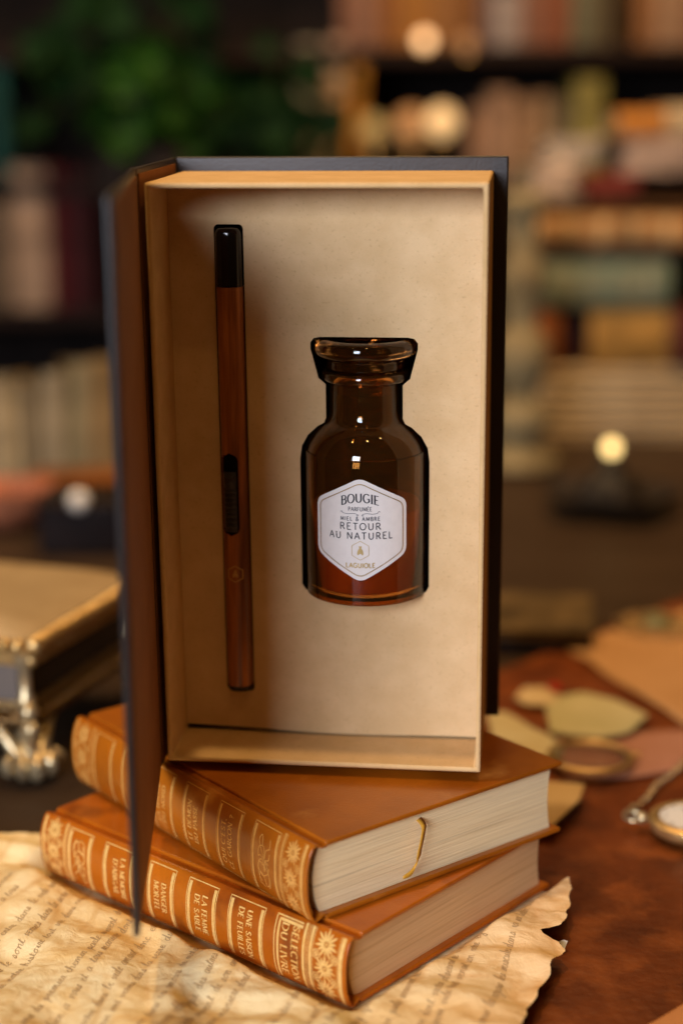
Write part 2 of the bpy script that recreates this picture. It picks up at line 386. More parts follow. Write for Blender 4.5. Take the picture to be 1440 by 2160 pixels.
def parch():
    nt = pm_.node_tree; N = nt.nodes; L = nt.links; b = N['Principled BSDF']; b.inputs['Roughness'].default_value = .75; b.inputs['Specular IOR Level'].default_value = .2
    tc = N.new('ShaderNodeTexCoord')
    def nz(sc, det, off=0, rough=.6):
        m = N.new('ShaderNodeMapping'); m.inputs['Location'].default_value = (off, off*.7, 0); L.new(tc.outputs['Object'], m.inputs[0])
        n = N.new('ShaderNodeTexNoise'); n.inputs['Scale'].default_value = sc; n.inputs['Detail'].default_value = det; n.inputs['Roughness'].default_value = rough
        n.inputs['Distortion'].default_value = .6; L.new(m.outputs[0], n.inputs['Vector']); return n.outputs[0]
    def mr(x, a, c, hi=1):
        m = N.new('ShaderNodeMapRange'); m.inputs[1].default_value = a; m.inputs[2].default_value = c; m.inputs[4].default_value = hi; L.new(x, m.inputs[0]); return m.outputs[0]
    def mix(f, a, c):
        m = N.new('ShaderNodeMix'); m.data_type = 'RGBA'
        L.new(f, m.inputs[0])
        if isinstance(a, tuple): m.inputs[6].default_value = (*a, 1)
        else: L.new(a, m.inputs[6])
        m.inputs[7].default_value = (*c, 1); return m.outputs[2]
    c = mix(mr(nz(14, 6), .40, .62), (.91, .75, .43), (.88, .63, .29))
    c = mix(mr(nz(34, 7, 3), .52, .66, .75), c, (.76, .47, .15))
    c = mix(mr(nz(60, 5, 7), .60, .72, .2), c, (.90, .80, .56))
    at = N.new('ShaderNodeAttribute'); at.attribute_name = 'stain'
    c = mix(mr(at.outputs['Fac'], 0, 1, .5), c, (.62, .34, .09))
    sx = N.new('ShaderNodeSeparateXYZ'); L.new(tc.outputs['Object'], sx.inputs[0])
    c = mix(mr(sx.outputs[0], .0, .09, .45), c, (.78, .44, .22))
    L.new(c, b.inputs['Base Color'])
    bp = N.new('ShaderNodeBump'); bp.inputs['Strength'].default_value = .6; bp.inputs['Distance'].default_value = .0022
    L.new(nz(90, 5, 1), bp.inputs['Height']); L.new(bp.outputs[0], b.inputs['Normal'])
parch()
letter = thing('letter', 'crumpled yellowed handwritten letter lying under the lower book', 'letter', (0, 0, 0))
pmb = MB().grid(pfn, 330, 300)
po = pmb.build('sheet', pm_, letter, smooth=180)
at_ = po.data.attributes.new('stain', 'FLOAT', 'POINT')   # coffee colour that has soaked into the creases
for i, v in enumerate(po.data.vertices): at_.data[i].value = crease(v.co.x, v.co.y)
# torn flap
MB().grid(lambda s, t: (.0905+.011*s+.002*t, .6785+.0022*t-.001*s+.0015*sin(s*9)*t, .001+.0045*t*(1-.3*s)), 8, 3).build('torn_flap', pm('torn_paper', (.80, .78, .76), rough=.8), letter, smooth=180)
CUR = {
 'a': (.5, [[(.36, .42), (.2, .5), (.04, .28), (.1, .03), (.26, .1), (.38, .47), (.36, .1), (.5, .06)]]),
 'b': (.45, [[(0, .1), (.18, .6), (.2, .98), (.08, .8), (.08, .12), (.22, 0), (.33, .25), (.25, .46), (.45, .4)]]),
 'c': (.4, [[(.32, .4), (.2, .5), (.04, .25), (.14, .02), (.4, .1)]]),
 'd': (.52, [[(.36, .42), (.2, .5), (.04, .28), (.1, .03), (.26, .1), (.4, 1.0), (.36, .1), (.52, .06)]]),
 'e': (.4, [[(.02, .15), (.28, .35), (.2, .5), (.05, .3), (.12, .03), (.4, .1)]]),
 'f': (.35, [[(0, .1), (.22, .7), (.2, 1), (.1, .7), (.06, -.4), (.15, -.45), (.12, .05), (.35, .12)]]),
 'g': (.5, [[(.36, .42), (.2, .5), (.05, .3), (.12, .06), (.28, .14), (.38, .47), (.33, -.4), (.15, -.48), (.12, -.25), (.5, .1)]]),
 'h': (.52, [[(0, .1), (.18, .7), (.16, 1), (.07, .7), (.05, 0), (.12, .35), (.28, .5), (.36, .3), (.36, .05), (.52, .08)]]),
 'i': (.26, [[(0, .1), (.12, .48), (.12, .08), (.26, .08)], [(.2, .68), (.22, .72)]]),
 'l': (.28, [[(0, .1), (.2, .7), (.16, 1.0), (.07, .7), (.1, .06), (.28, .1)]]),
 'm': (.75, [[(0, .4), (.08, .46), (.06, 0), (.14, .35), (.28, .5), (.3, .02), (.38, .35), (.52, .5), (.56, .06), (.75, .08)]]),
 'n': (.5, [[(0, .4), (.08, .46), (.06, 0), (.14, .35), (.3, .5), (.34, .06), (.5, .08)]]),
 'o': (.44, [[(.22, .5), (.05, .3), (.12, .02), (.32, .2), (.24, .5), (.44, .42)]]),
 'p': (.5, [[(0, .2), (.12, .5), (.06, -.45), (.1, .2), (.24, .5), (.38, .3), (.24, .02), (.12, .1), (.5, .1)]]),
 'q': (.5, [[(.36, .42), (.2, .5), (.05, .3), (.12, .06), (.28, .14), (.38, .47), (.3, -.45), (.42, -.2), (.5, .1)]]),
 'r': (.36, [[(0, .1), (.1, .5), (.16, .44), (.24, .46), (.2, .08), (.36, .1)]]),
 's': (.34, [[(0, .08), (.16, .5), (.22, .2), (.12, 0), (.02, .08), (.34, .1)]]),
 't': (.32, [[(0, .1), (.16, .8), (.1, .1), (.32, .1)], [(.02, .55), (.26, .58)]]),
 'u': (.5, [[(0, .3), (.08, .48), (.06, .08), (.2, .05), (.34, .47), (.34, .08), (.5, .08)]]),
 'v': (.42, [[(0, .3), (.08, .48), (.12, .04), (.28, .2), (.3, .48), (.42, .42)]]),
 'x': (.4, [[(.05, .45), (.3, .02)], [(.32, .48), (.05, .02), (.4, .08)]]),
 'y': (.48, [[(0, .3), (.08, .48), (.08, .1), (.22, .08), (.34, .47), (.28, -.4), (.12, -.46), (.12, -.25), (.48, .1)]]),
 "'": (.16, [[(.1, .95), (.06, .75)]]), ' ': (.5, []),
}
LINES = ['entre dans le vide amant donc et', 'sont venues dans la serre du', 'tout une dans ces amours de', 'le chaos oblogique des autres', 'parle souvent de son amour',
 'maniere dont victor observait de', 'tout venait son votre egal dans le', 'pour les voyais les miscules dans sa', 'motels les voules on a riding quel', 'dix moderer un voyage de mon',
 'sous un ciel pur il partit', 'vers notre machine de guerre vide', 'au pays que ou d\'hommes vers', 'la raison avant relutant la mer', 'du soir de habite science par', 'longtemps signes votre vie', 'et puis les oubli qu\'on aime', 'de ma main autant que celui', 'sa lettre reste pleine du jour', 'toujours la sirene vers le', 'au coeur de notre histoire', 'tu verras le calme des ans', 'mes amis du premier chemin', 'bien a vous et a tous']
hw = Flat(); LINES = [a+' '+b+' '+c for a, b, c in zip(LINES, LINES[7:]+LINES[:7], LINES[13:]+LINES[:13])]+[b+' '+a+' '+c for a, b, c in zip(LINES, LINES[5:]+LINES[:5], LINES[11:]+LINES[:11])]
th = R(74); ex = (cos(th), sin(th)); ey = (-sin(th), cos(th)); hh = .0056
for li, ln in enumerate(LINES):
    ox = -.330+li*.0118; oy = .53+rnd.uniform(-.012, .012)
    x = 0
    wav = rnd.uniform(0, 6)
    if li % 9 == 5: continue
    for ch in ln:
        gw, st = CUR.get(ch, CUR['a'])
        for p in st:
            q = []
            for (a, b) in catmull(p, 4):
                lx = x+(a+.32*b)*hh; ly = b*hh*.95+.0012*sin(lx*60+wav)
                q.append((ox+ex[0]*lx+ey[0]*ly, oy+ex[1]*lx+ey[1]*ly))
            q2 = [q[0]]
            for c in q[1:]:
                if math.hypot(c[0]-q2[-1][0], c[1]-q2[-1][1]) > .00012: q2.append(c)
            if len(q2) > 1: hw.line(q2, lambda dx, dy, t: .00014+.00022*abs(dx*ex[0]+dy*ex[1])*.4+.00013*abs(dx*ex[1]-dy*ex[0]+.4), step=.004)
        x += gw*hh*1.02*rnd.uniform(.93, 1.1)
# keep only the writing that lies on the sheet and outside the book
def okp(x, y): return y < lerpc(x, YT)-.006 and x < lerpc(y, XR)-.012 and bookdist(x, y) > .001
hw.f = [f for f in hw.f if all(okp(*hw.v[i]) for i in f)]
used = sorted({i for f in hw.f for i in f}); rem = {a: b for b, a in enumerate(used)}
hw.v = [hw.v[i] for i in used]; hw.f = [tuple(rem[i] for i in f) for f in hw.f]
hw.build('handwriting', M['ink_hw'], letter, lambda x, y: (x, y, ph(x, y)+.00022))

# ------------------------------------------------------------------ the two leather books
def spine_n(z, T):   # outward offset of the spine at height z
    q = min(1, abs(2*z/T-1)); return .0045*(1-q**2.6)
def monogram(fl, F, w):
    loops = [[(-.9, -.3), (-.4, -.9), (.3, -.6), (.5, .3), (.1, .9), (-.5, .6), (-.5, -.2), (.2, -.7), (.9, -.2)],
             [(-.9, .1), (-.2, .8), (.6, .8), (.95, .3), (.5, -.2), (-.2, -.1), (-.7, -.5), (-.3, -.9), (.4, -.5), (.9, .1)],
             [(-.95, .6), (-.6, .95), (-.1, .5), (-.2, -.3), (.1, -.8), (.6, -.6), (.7, 0), (.3, .5), (-.3, .4)]]
    for lp in loops:
        fl.line([F(*p) for p in catmull(lp, 8)], w, step=.001)
def script_mono(fl, u, T, w, sgn):
    cz = T*.5; hu = .0042
    # interlaced script capitals, read across the spine
    segs = [[(-.95, -.6), (-.6, -1), (-.2, -.4), (0, .8), (-.25, 1), (-.5, .3), (-.35, -.6), (-.1, -.9)],
            [(-.75, .5), (-.5, 1), (0, .9), (.1, .2), (-.3, -.1), (.1, -.2), (.2, -.8), (.45, -1)],
            [(.0, -.8), (.25, .6), (.2, 1), (.55, .9), (.6, .1), (.2, -.1), (.5, -.3), (.65, -.9), (.95, -.8)],
            [(-.95, .1), (-.8, .9), (-.4, .7), (-.6, 0), (-.9, -.2), (-.7, -.8), (-.2, -.7), (.3, .2), (.8, 1), (.98, .6), (.6, .3)]]
    for sg in segs:
        fl.line([(u+sgn*b*hu, cz+sgn*a*T*.34) for a, b in catmull(sg, 8)], w, step=.001)
def flower_band(fl, u0, u1, T, rn):
    uc = (u0+u1)/2; r = (u1-u0)/2*1.02
    for k in range(3):
        zc = T*(.5+(k-1)*.325)
        for j in range(14):
            a = 2*pi*(j+.5)/14; fl.petal((uc, zc), a, r*.18, r*(.92 if j % 2 else .76), r*.165)
        for j in range(6): fl.petal((uc, zc), 2*pi*j/6, 0, r*.13, r*.06)
    for k in range(4):
        zc = T*(.5+(k-1.5)*.325)
        for sgn in (-1, 1):
            c = (uc+sgn*r*.74, zc)
            if .001 < zc < T-.001:
                for j in range(6): fl.petal(c, 2*pi*j/6, r*.05, r*.22, r*.10)
                fl.line([(c[0]+r*.30*cos(a*.6), min(T-.001, max(.001, c[1]+r*.30*sin(a*.6)))) for a in range(11)], r*.06, step=.001)
def block(fl, u0, u1, T, bar=.0017, top=True, dbl=True):
    m = .0014; z0, z1 = m+.0004, T-m-.0004
    fl.line([(u0, z0), (u1, z0), (u1, z1), (u0, z1)], .0003 if not dbl else .00042, closed=True)
    for c in (u0+.0006+bar/2, u1-.0006-bar/2):
        fl.line([(c, z0+.001), (c, z1-.001)], bar)
def make_book(name, label, x, y, a, z0, T, L, Wd, lm, pgm, gm, up, tint=None):
    t = thing(name, label, 'book', (x, y, z0), R(90-a), 'leather bound books stacked under the gift box')
    bt = .0023
    # boards, with a thin rounded edge
    MB().box(.0068, Wd, 0, L, T-bt, T).build('front_board' if up else 'back_board', lm, t, bevel=.0008, seg=3)
    MB().box(.0068, Wd, 0, L, 0, bt).build('back_board' if up else 'front_board', lm, t, bevel=.0008, seg=3)
    # spine shell
    path = [(.0072, T-.0016), (.0050, T-.0018), (.0032, T-.0007), (.0012, T-.0001)]
    k = 22
    zz = [T-.0008-(T-.0016)*i/k for i in range(k+1)]
    outer = path+[(-spine_n(z, T)+.0002, z) for z in zz]+[(p[0], T-p[1]) for p in path[::-1]]
    inner = []
    n = len(outer)
    for i, p in enumerate(outer):
        q0, q1 = outer[max(i-1, 0)], outer[min(i+1, n-1)]; dx, dz = q1[0]-q0[0], q1[1]-q0[1]; l = math.hypot(dx, dz)
        inner.append((p[0]-dz/l*.0011, p[1]+dx/l*.0011))
    m = MB(); ny = 2
    ys = [0.0, L]
    for yy in ys: m.v += [(p[0], yy, p[1]) for p in outer]+[(p[0], yy, p[1]) for p in inner]
    for i in range(n-1):
        m.f.append((i, i+1, 2*n+i+1, 2*n+i)); m.f.append((n+i, 3*n+i, 3*n+i+1, n+i+1))
        m.f.append((i, n+i, n+i+1, i+1)); m.f.append((2*n+i, 2*n+i+1, 3*n+i+1, 3*n+i))
    m.f += [(0, 2*n, 3*n, n), (n-1, 2*n-1, 4*n-1, 3*n-1)]
    sp = m.build('spine', lm, t, smooth=50, bevel=.0003)
    # pages
    e = .0035
    prof = [(.0022+.0035*(2*q-1)**2, bt+.0001+(T-2*bt-.0002)*q) for q in [i/10 for i in range(11)]]
    prof2 = [(Wd-.0045-.003*(1-(2*q-1)**2)*.6, bt+.0001+(T-2*bt-.0002)*q) for q in [i/10 for i in range(11)]][::-1]
    pr = prof+prof2; n = len(pr)
    m = MB(); m.v = [(p[0], e, p[1]) for p in pr]+[(p[0], L-e, p[1]) for p in pr]
    m.f = [tuple(range(n)), tuple(range(n, 2*n))[::-1]]+[(i, (i+1) % n, (i+1) % n+n, i+n) for i in range(n)]
    m.build('pages', pgm, t, smooth=30)
    F = lambda u, z: (-spine_n(z, T)+.0002-.00008, u, z)
    MB().tube([(-spine_n(q, T)+.0022, .0028, q) for q in [bt+.001+(T-2*bt-.002)*i/14 for i in range(15)]], .0011, 8).build('headband', M['headband'], t)
    return t, sp, F
L1, WD = .20336, .15134
T1, T2 = .03308, .03654
b1, sp1, F1 = make_book('leather_book', 'lower orange brown leather book lettered SÉLECTION DU LIVRE lying on the letter', .00343, .62554, 41.001, .002, T1, L1, WD, M['leather1'], M['pages_t'], M['gold'], True)
b2, sp2, F2 = make_book('leather_book', 'upper tan leather book with white pages and ribbon, directly under the gift box', -.01257, .63824, 51.738, .0022+T1, T2, L1, WD, M['leather2'], M['pages_w'], M['gold_dim'], False)
# gold tooling, lower book (letters read downwards)
fl = Flat()
fl.rect(.0020, .0040, .0008, T1-.0008); fl.rect(.0045, .0048, .0008, T1-.0008)
fl.rect(.0188, .0191, .0008, T1-.0008); fl.rect(.0196, .0210, .0008, T1-.0008); fl.rect(.0216, .0219, .0008, T1-.0008); fl.rect(.0226, .0229, .0008, T1-.0008); fl.rect(.0236, .0250, .0008, T1-.0008)
flower_band(fl, .0052, .0184, T1, rnd)
fl.line([(.0262, T1-.0016), (.0415, T1-.0016), (.0415, .0014)], .0006); fl.line([(.0262, T1-.0030), (.0394, T1-.0030), (.0394, .0022)], .0012)
for u0, u1 in ((.0487, .0702), (.0782, .0972), (.1060, .1240), (.1340, .1555), (.1648, .1822)): block(fl, u0, u1, T1)
fl.rect(.1838, .1850, .0008, T1-.0008); fl.rect(.1856, .1859, .0008, T1-.0008); fl.rect(.2000, .2016, .0008, T1-.0008)
flower_band(fl, .1866, .1994, T1, rnd)
fl.build('gold_tooling', M['gold'], sp1, F1)
def vtext(sp, F, T, lines, name, mat, down, h, wk, wn, italic=0):
    f = Flat()
    for s, u, wd, z in lines:
        g = Flat(); text(g, s, h, 0, 0, wk, wn, True, width=wd, italic=italic)
        b = len(f.v)
        if down: f.v += [(u-q, z-p) for p, q in g.v]
        else: f.v += [(u+q, z+p) for p, q in g.v]
        f.f += [tuple(i+b for i in ff) for ff in g.f]
    F_ = lambda u, z: (F(u, z)[0]-.00003, u, z)
    f.build(name, mat, sp, F_)
C = T1/2
vtext(sp1, F1, T1, [('SÉLECTION', .0312, .0262, C), ('DU LIVRE', .0375, .0245, C+.0006)], 'gold_title', M['gold'], True, .0036, .00070, .00036)
vtext(sp1, F1, T1, [('UNE SAISON', .0585, .0235, C), ('DE FEUILLES', .0638, .0235, C)], 'gold_title', M['gold'], True, .0031, .00066, .00032)
vtext(sp1, F1, T1, [('LA FEMME', .0868, .0195, C), ('DE SABLE', .0917, .0185, C)], 'gold_title', M['gold'], True, .0031, .00066, .00032)
vtext(sp1, F1, T1, [('DANGER', .1140, .0150, C), ('MORTEL', .1190, .0150, C)], 'gold_title', M['gold'], True, .0031, .00066, .00032)
vtext(sp1, F1, T1, [('LA MÉMOIRE', .1430, .0215, C), ("D'ABIGAÏL", .1482, .0185, C)], 'gold_title', M['gold'], True, .0031, .00066, .00032)
fl = Flat(); script_mono(fl, .1735, T1, .00045, -1); fl.build('gold_monogram', M['gold'], sp1, F1)
# upper book (letters read upwards)
fl = Flat()
fl.rect(.0026, .0042, .0008, T2-.0008); fl.rect(.0047, .0050, .0008, T2-.0008)
flower_band(fl, .0052, .0168, T2, rnd)
fl.rect(.0172, .0175, .0008, T2-.0008); fl.rect(.0181, .0189, .0008, T2-.0008); fl.rect(.0194, .0197, .0008, T2-.0008)
for u0, u1 in ((.0212, .0406), (.0494, .0684), (.0780, .0968), (.1060, .1245), (.1340, .1530), (.1625, .1815)): block(fl, u0, u1, T2, bar=.0014, dbl=False)
fl.rect(.1835, .1845, .0008, T2-.0008); fl.rect(.2000, .2014, .0008, T2-.0008); flower_band(fl, .186, .199, T2, rnd)
fl.build('gold_tooling', M['gold_dim'], sp2, F2)
C = T2/2
vtext(sp2, F2, T2, [("QUI C'EST,", .0612, .0220, C-.0005), ('CE GARÇON ?', .0562, .0265, C)], 'gold_title', M['gold_dim'], False, .0030, .00065, .00035)
vtext(sp2, F2, T2, [('LE DÉMON', .0895, .0200, C), ('DU PASSÉ', .0845, .0190, C-.001)], 'gold_title', M['gold_dim'], False, .0030, .00065, .00035)
vtext(sp2, F2, T2, [('LA BRUME', .1175, .0200, C), ('DU NORD', .1125, .0190, C)], 'gold_title', M['gold_dim'], False, .0028, .00062, .00034)
fl = Flat(); script_mono(fl, .0308, T2, .00042, 1); fl.build('gold_monogram', M['gold_dim'], sp2, F2)
# ribbon hanging out of the upper book's head
rb = [(.062, .0030, T2-.0058), (.062, -.0006, T2-.0080), (.0605, -.0018, T2-.012), (.0585, -.0022, .0185), (.0575, -.0020, .0140), (.0560, -.0016, .0105), (.0530, -.0016, .0082), (.0490, -.0014, .0074)]
rb = catmull(rb, 4)
m = MB(); n = len(rb)
for i, p in enumerate(rb):
    tt = i/(n-1); w = .0018*(1 if tt < .8 else 1-(tt-.8)*3); tw = .5+1.4*tt
    if tt > .55: d = Vector((.7-tt*.3, .25, .9)).normalized()*w
    else: d = Vector((cos(tw*.4), .3, .1)).normalized()*w
    m.v += [tuple(Vector(p)-d), tuple(Vector(p)+d)]
m.f = [(2*i, 2*i+1, 2*i+3, 2*i+2) for i in range(n-1)]
o = m.build('bookmark_ribbon', M['ribbon'], b2, smooth=180); md = o.modifiers.new('t', 'SOLIDIFY'); md.thickness = .00025

# ------------------------------------------------------------------ gift box
BW, BD, BH, OX, OO = .14906, .0795, .28237, .0068, .0054
ba, bt_ = R(-6.69282), R(-2.34565)
X = Vector((cos(ba), sin(ba), 0)); Y0 = Vector((-sin(ba), cos(ba), 0)); Z0 = Vector((0, 0, 1))
Y = Y0*cos(bt_)-Z0*sin(bt_); Z = Z0*cos(bt_)+Y0*sin(bt_)
BO = Vector((-.08363, .72426, .0022+T1+T2+.0003))
BM = Matrix(((X.x, Y.x, Z.x, BO.x), (X.y, Y.y, Z.y, BO.y), (X.z, Y.z, Z.z, BO.z), (0, 0, 0, 1)))
box = thing('gift_box', 'open book shaped gift box with kraft tray and black cover standing on the books', 'gift box', mat=BM)
# tray of four walls and a floor
wt = .0024; x0, x1, z0, z1 = 0, BW, .0042, BH-OO-.0012
m = MB()
def wall(a, b, c, d): # outer corners ring
    pass
outer = [(x0, z0), (x1, z0), (x1, z1), (x0, z1)]; inn = [(x0+wt, z0+wt), (x1-wt, z0+wt), (x1-wt, z1-wt), (x0+wt, z1-wt)]
vs = []
for yy, ring in ((0, outer), (0, inn), (BD, outer), (BD-.002, inn)):
    vs += [(p[0], yy, p[1]) for p in ring]
fs = []
for i in range(4):
    j = (i+1) % 4
    fs += [(i, j, 4+j, 4+i), (i, 8+i, 8+j, j), (4+i, 4+j, 12+j, 12+i)]
m.add(vs, fs); m.f.append((8, 9, 10, 11))
tray = m.build('tray', M['kraft'], box, bevel=.0011, seg=3)
m = MB(); m.add([(p[0]*1, BD-.0025, p[1]) for p in inn], [(0, 1, 2, 3)])
m.box(x0+wt+.0004, x1-wt-.0004, .0352, BD-.003, z0+wt+.0004, z0+wt+.0012)
m.build('gap_dark_sheet', M['hollow_dark'], tray, smooth=0)  # black sheets added behind the panel so its gaps look shaded
# insert panel with cut-outs
def rr(cx, cy, hx, hy, r, n=6):
    out = []
    for sx, sy, a0 in ((1, 1, 0), (-1, 1, 90), (-1, -1, 180), (1, -1, 270)):
        for i in range(n+1):
            a = R(a0+90*i/n); out.append((cx+sx*(hx-r)+r*cos(a), cy+sy*(hy-r)+r*sin(a)))
    return out
bxc = .0919
def bottle_hole():
    half = [(.0, .0762), (.026, .0762), (.0292, .0772), (.0309, .080), (.0309, .143), (.0300, .1495), (.027, .155), (.0225, .1592), (.0193, .1610), (.0182, .1635), (.0182, .1795), (.0200, .1812), (.0216, .1825), (.0222, .185), (.0252, .1965), (.0252, .1995), (.0236, .2016), (.0205, .2022), (.0, .2022)]
    half = [(a*.985, .0800+(b-.0762)*.981) for a, b in half]
    return [(bxc+a, b) for a, b in half]+[(bxc-a, b) for a, b in half[::-1][1:-1]]
LX = .0302
hole_l = rr(LX, .1413, .0068, .1135, .0022)
panel_y = .0340
px0, px1, pz0, pz1 = x0+wt+.0001, x1-wt-.0003, .0077, z1-wt-.0002
def bot(x):  # the bottom edge curls
    q = (x-px0)/(px1-px0); return .0018*max(0, 1-q*1.15)**2.5+.0003*sin(q*9)
def bow(x, z):
    k = max(0, 1-(z-pz0)/.03); q = (x-px0)/(px1-px0)
    return -.0016*k*k*(sin(q*pi)*.8+.35)*1.0
bm = bmesh.new()
edges = []
def loop(pts):
    vs = [bm.verts.new((p[0], 0, p[1])) for p in pts]
    for i in range(len(vs)): edges.append(bm.edges.new((vs[i], vs[(i+1) % len(vs)])))
outl = [(px0+(px1-px0)*i/40, pz0+bot(px0+(px1-px0)*i/40)) for i in range(41)]+[(px1, pz0+(pz1-pz0)*i/40) for i in range(1, 41)]+[(px1-(px1-px0)*i/20, pz1) for i in range(1, 21)]+[(px0, pz1-(pz1-pz0)*i/40) for i in range(1, 40)]
loop(outl); loop(hole_l); loop(bottle_hole())
bmesh.ops.triangle_fill(bm, edges=edges, use_beauty=True, use_dissolve=False, normal=(0, -1, 0))
# drop triangles that fell into the holes
def inside(p, poly):
    c = False; n = len(poly); j = n-1
    for i in range(n):
        if (poly[i][1] > p[1]) != (poly[j][1] > p[1]) and p[0] < (poly[j][0]-poly[i][0])*(p[1]-poly[i][1])/(poly[j][1]-poly[i][1])+poly[i][0]: c = not c
        j = i
    return c
bh_ = bottle_hole(); kill = []
for f in bm.faces:
    c = f.calc_center_median()
    if inside((c.x, c.z), hole_l) or inside((c.x, c.z), bh_): kill.append(f)
bmesh.ops.delete(bm, geom=kill, context='FACES_ONLY')
for v in bm.verts: v.co.y = bow(v.co.x, v.co.z)+panel_y
for f in bm.faces:
    if f.normal.y > 0: f.normal_flip()
me = bpy.data.meshes.new('insert_panel'); bm.to_mesh(me); bm.free(); me.materials.append(M['kraft_in'])
pn = bpy.data.objects.new('insert_panel', me); link(pn, box)
md = pn.modifiers.new('t', 'SOLIDIFY'); md.thickness = .0009; md.offset = 1 if False else -1
# black tube walls added behind the cut-outs so that the gaps read as shade
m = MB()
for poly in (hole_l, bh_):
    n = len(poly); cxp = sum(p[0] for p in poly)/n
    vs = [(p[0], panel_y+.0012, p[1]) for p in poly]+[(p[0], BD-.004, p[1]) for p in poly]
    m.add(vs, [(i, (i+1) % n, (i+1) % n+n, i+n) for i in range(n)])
m.build('gap_dark_tube', M['hollow_dark'], pn, smooth=180)
# covers
MB().box(-.0030, BW+OX, BD, BD+.0030, 0, BH).build('back_cover', M['black_paper'], box, bevel=.0009, seg=3)
MB().box(-.0058, -.0034, .0015, BD+.0024, .0002, BH-.0004).build('spine_cover', M['black_paper'], box, bevel=.0006)
MB().box(-.0033, -.0027, .0030, BD-.002, .003, BH-.003).build('spine_lining', M['kraft_dk'], box)
# lid, hinged at the front left edge
la = R(79.9); LW = .1569
D = Vector((cos(la), -sin(la), 0)); NN = Vector((-sin(la), -cos(la), 0))
hx = Vector((-.0034, .0010, 0))
lidm = MB()
def lidpt(a, z, o):
    sh = a*(.0012*(z*2-1)+.0002)
    return tuple(hx+D*(a*LW)+NN*o+Vector((sh, 0, z*BH)))
def slab(o0, o1, a0=0.0, a1=1.0, zz0=0.0, zz1=1.0):
    m = MB(); K = 10
    ring = lambda a: [lidpt(a, zz0, o0), lidpt(a, zz0, o1), lidpt(a, zz1, o1), lidpt(a, zz1, o0)]
    vs = []
    for i in range(K+1): vs += ring(a0+(a1-a0)*i/K)
    fs = [(0, 1, 2, 3), (4*K+3, 4*K+2, 4*K+1, 4*K)]
    for i in range(K):
        for k in range(4): k2 = (k+1) % 4; fs.append((4*i+k, 4*i+4+k, 4*i+4+k2, 4*i+k2))
    return m.add(vs, fs)
lid = slab(0, .0027, .012, 1).build('front_cover', M['black_paper'], box, bevel=.0009, seg=3)
slab(-.0004, -.00001, .014, .972, .013, .987).build('endpaper', M['kraft_dk'], lid)
MB().grid(lambda s, t: tuple(Vector((-.0046-.0006*sin(s*pi), .0015, t*(BH-.0005)+.0002))*(1-s)+Vector(lidpt(.014, t, .0015))*s), 6, 1).build('hinge_strip', M['black_paper'], box, smooth=180)

# ------------------------------------------------------------------ lighter
LM = BM @ Matrix.Translation((0.0, 0, 0))
lt = thing('lighter', 'long wooden stick lighter with black cap and thumb switch, set in the narrow slot', 'lighter', mat=BM @ Matrix.Translation((LX, .0350, .0293)) @ Matrix.Scale(.986, 4))
LH = .2272; LRX, LRY = .00625, .0072
def sup(a, rx, ry, e=2.6):
    c, s = cos(a), sin(a); return (rx*abs(c)**(2/e)*(1 if c >= 0 else -1), ry*abs(s)**(2/e)*(1 if s >= 0 else -1))
def supertube(zs, name, mat, par, cap=True, n=36, hole=None):
    m = MB(); 
    for z, k in zs:
        for i in range(n):
            p = sup(2*pi*i/n, LRX*k, LRY*k); m.v.append((p[0], p[1], z))
    for j in range(len(zs)-1):
        for i in range(n): i2 = (i+1) % n; m.f.append((j*n+i, j*n+i2, (j+1)*n+i2, (j+1)*n+i))
    m.f.append(tuple(range(n))[::-1]); m.f.append(tuple(range((len(zs)-1)*n, len(zs)*n)))
    return m.build(name, mat, par, smooth=50)
LB = supertube([(.0028, 1), (LH-.0270, 1)], 'wooden_body', M['wood'], lt)
supertube([(0, .90), (.0006, .97), (.0026, 1.0)], 'end_cap', M['blackgloss'], lt)
supertube([(LH-.0268, 1.0), (LH-.004, 1.0), (LH-.002, .97), (LH-.0008, .90), (LH, .78), (LH+.0002, .4)], 'cap', M['blackgloss'], lt)
# surface of the lighter's front: y for a given x
def lsurf(x, k=1.0, off=0):
    q = min(.999, abs(x)/(LRX*k)); return -(LRY*k)*(1-q**2.6)**(1/2.6)-off
sl = Flat()
sz0, sz1, scx, shw = .0805, .1215, -.0015, .0042
P = []
def stad(cx, z0_, z1_, hw_, n=10):
    out = [(cx+hw_*cos(R(a)), z1_-hw_+hw_*sin(R(a))) for a in range(0, 181, 18)]
    out += [(cx+hw_*cos(R(a)), z0_+hw_+hw_*sin(R(a))) for a in range(180, 361, 18)]
    return out
def strips(cx, z0_, z1_, hw_, off, rows=30, cols=8):
    m = MB()
    def fn(s, t):
        z = z0_+t*(z1_-z0_); e = min(z-z0_, z1_-z); w = hw_ if e >= hw_ else sqrt(max(0, hw_**2-(hw_-e)**2))
        x = cx+(2*s-1)*max(w, .00001); x = max(-LRX*.985, min(LRX*.985, x))
        return (x, lsurf(x, 1, off), z)
    return m.grid(fn, cols, rows)
strips(scx, sz0, sz1, shw, .00012).build('switch_slot', M['hollow_dark'], LB, smooth=180)
m = MB()   # ribbed thumb switch
def tf(s, t):
    z = .0825+t*.0300; x = scx+(2*s-1)*.0033
    x = max(-LRX*.98, min(LRX*.98, x))
    rib = .0008*max(0, sin((z-.0825)/.00245*2*pi)) if z < .1045 else (.0022 if z > .1082 else .0002+.002*(z-.1045)/.0037)
    e = min(1, min(s, 1-s)*6)*min(1, min(t, 1-t)*14)
    return (x, lsurf(x, 1, .0002)-(.0008+rib)*e, z)
m.grid(tf, 10, 90).build('thumb_switch', M['blackmatt'], lt, smooth=60)
emb = Flat(); ez = .0613; hr = .0041
emb.line([(hr*cos(R(90+60*k)), ez+hr*sin(R(90+60*k))) for k in range(6)], .00045, closed=True)
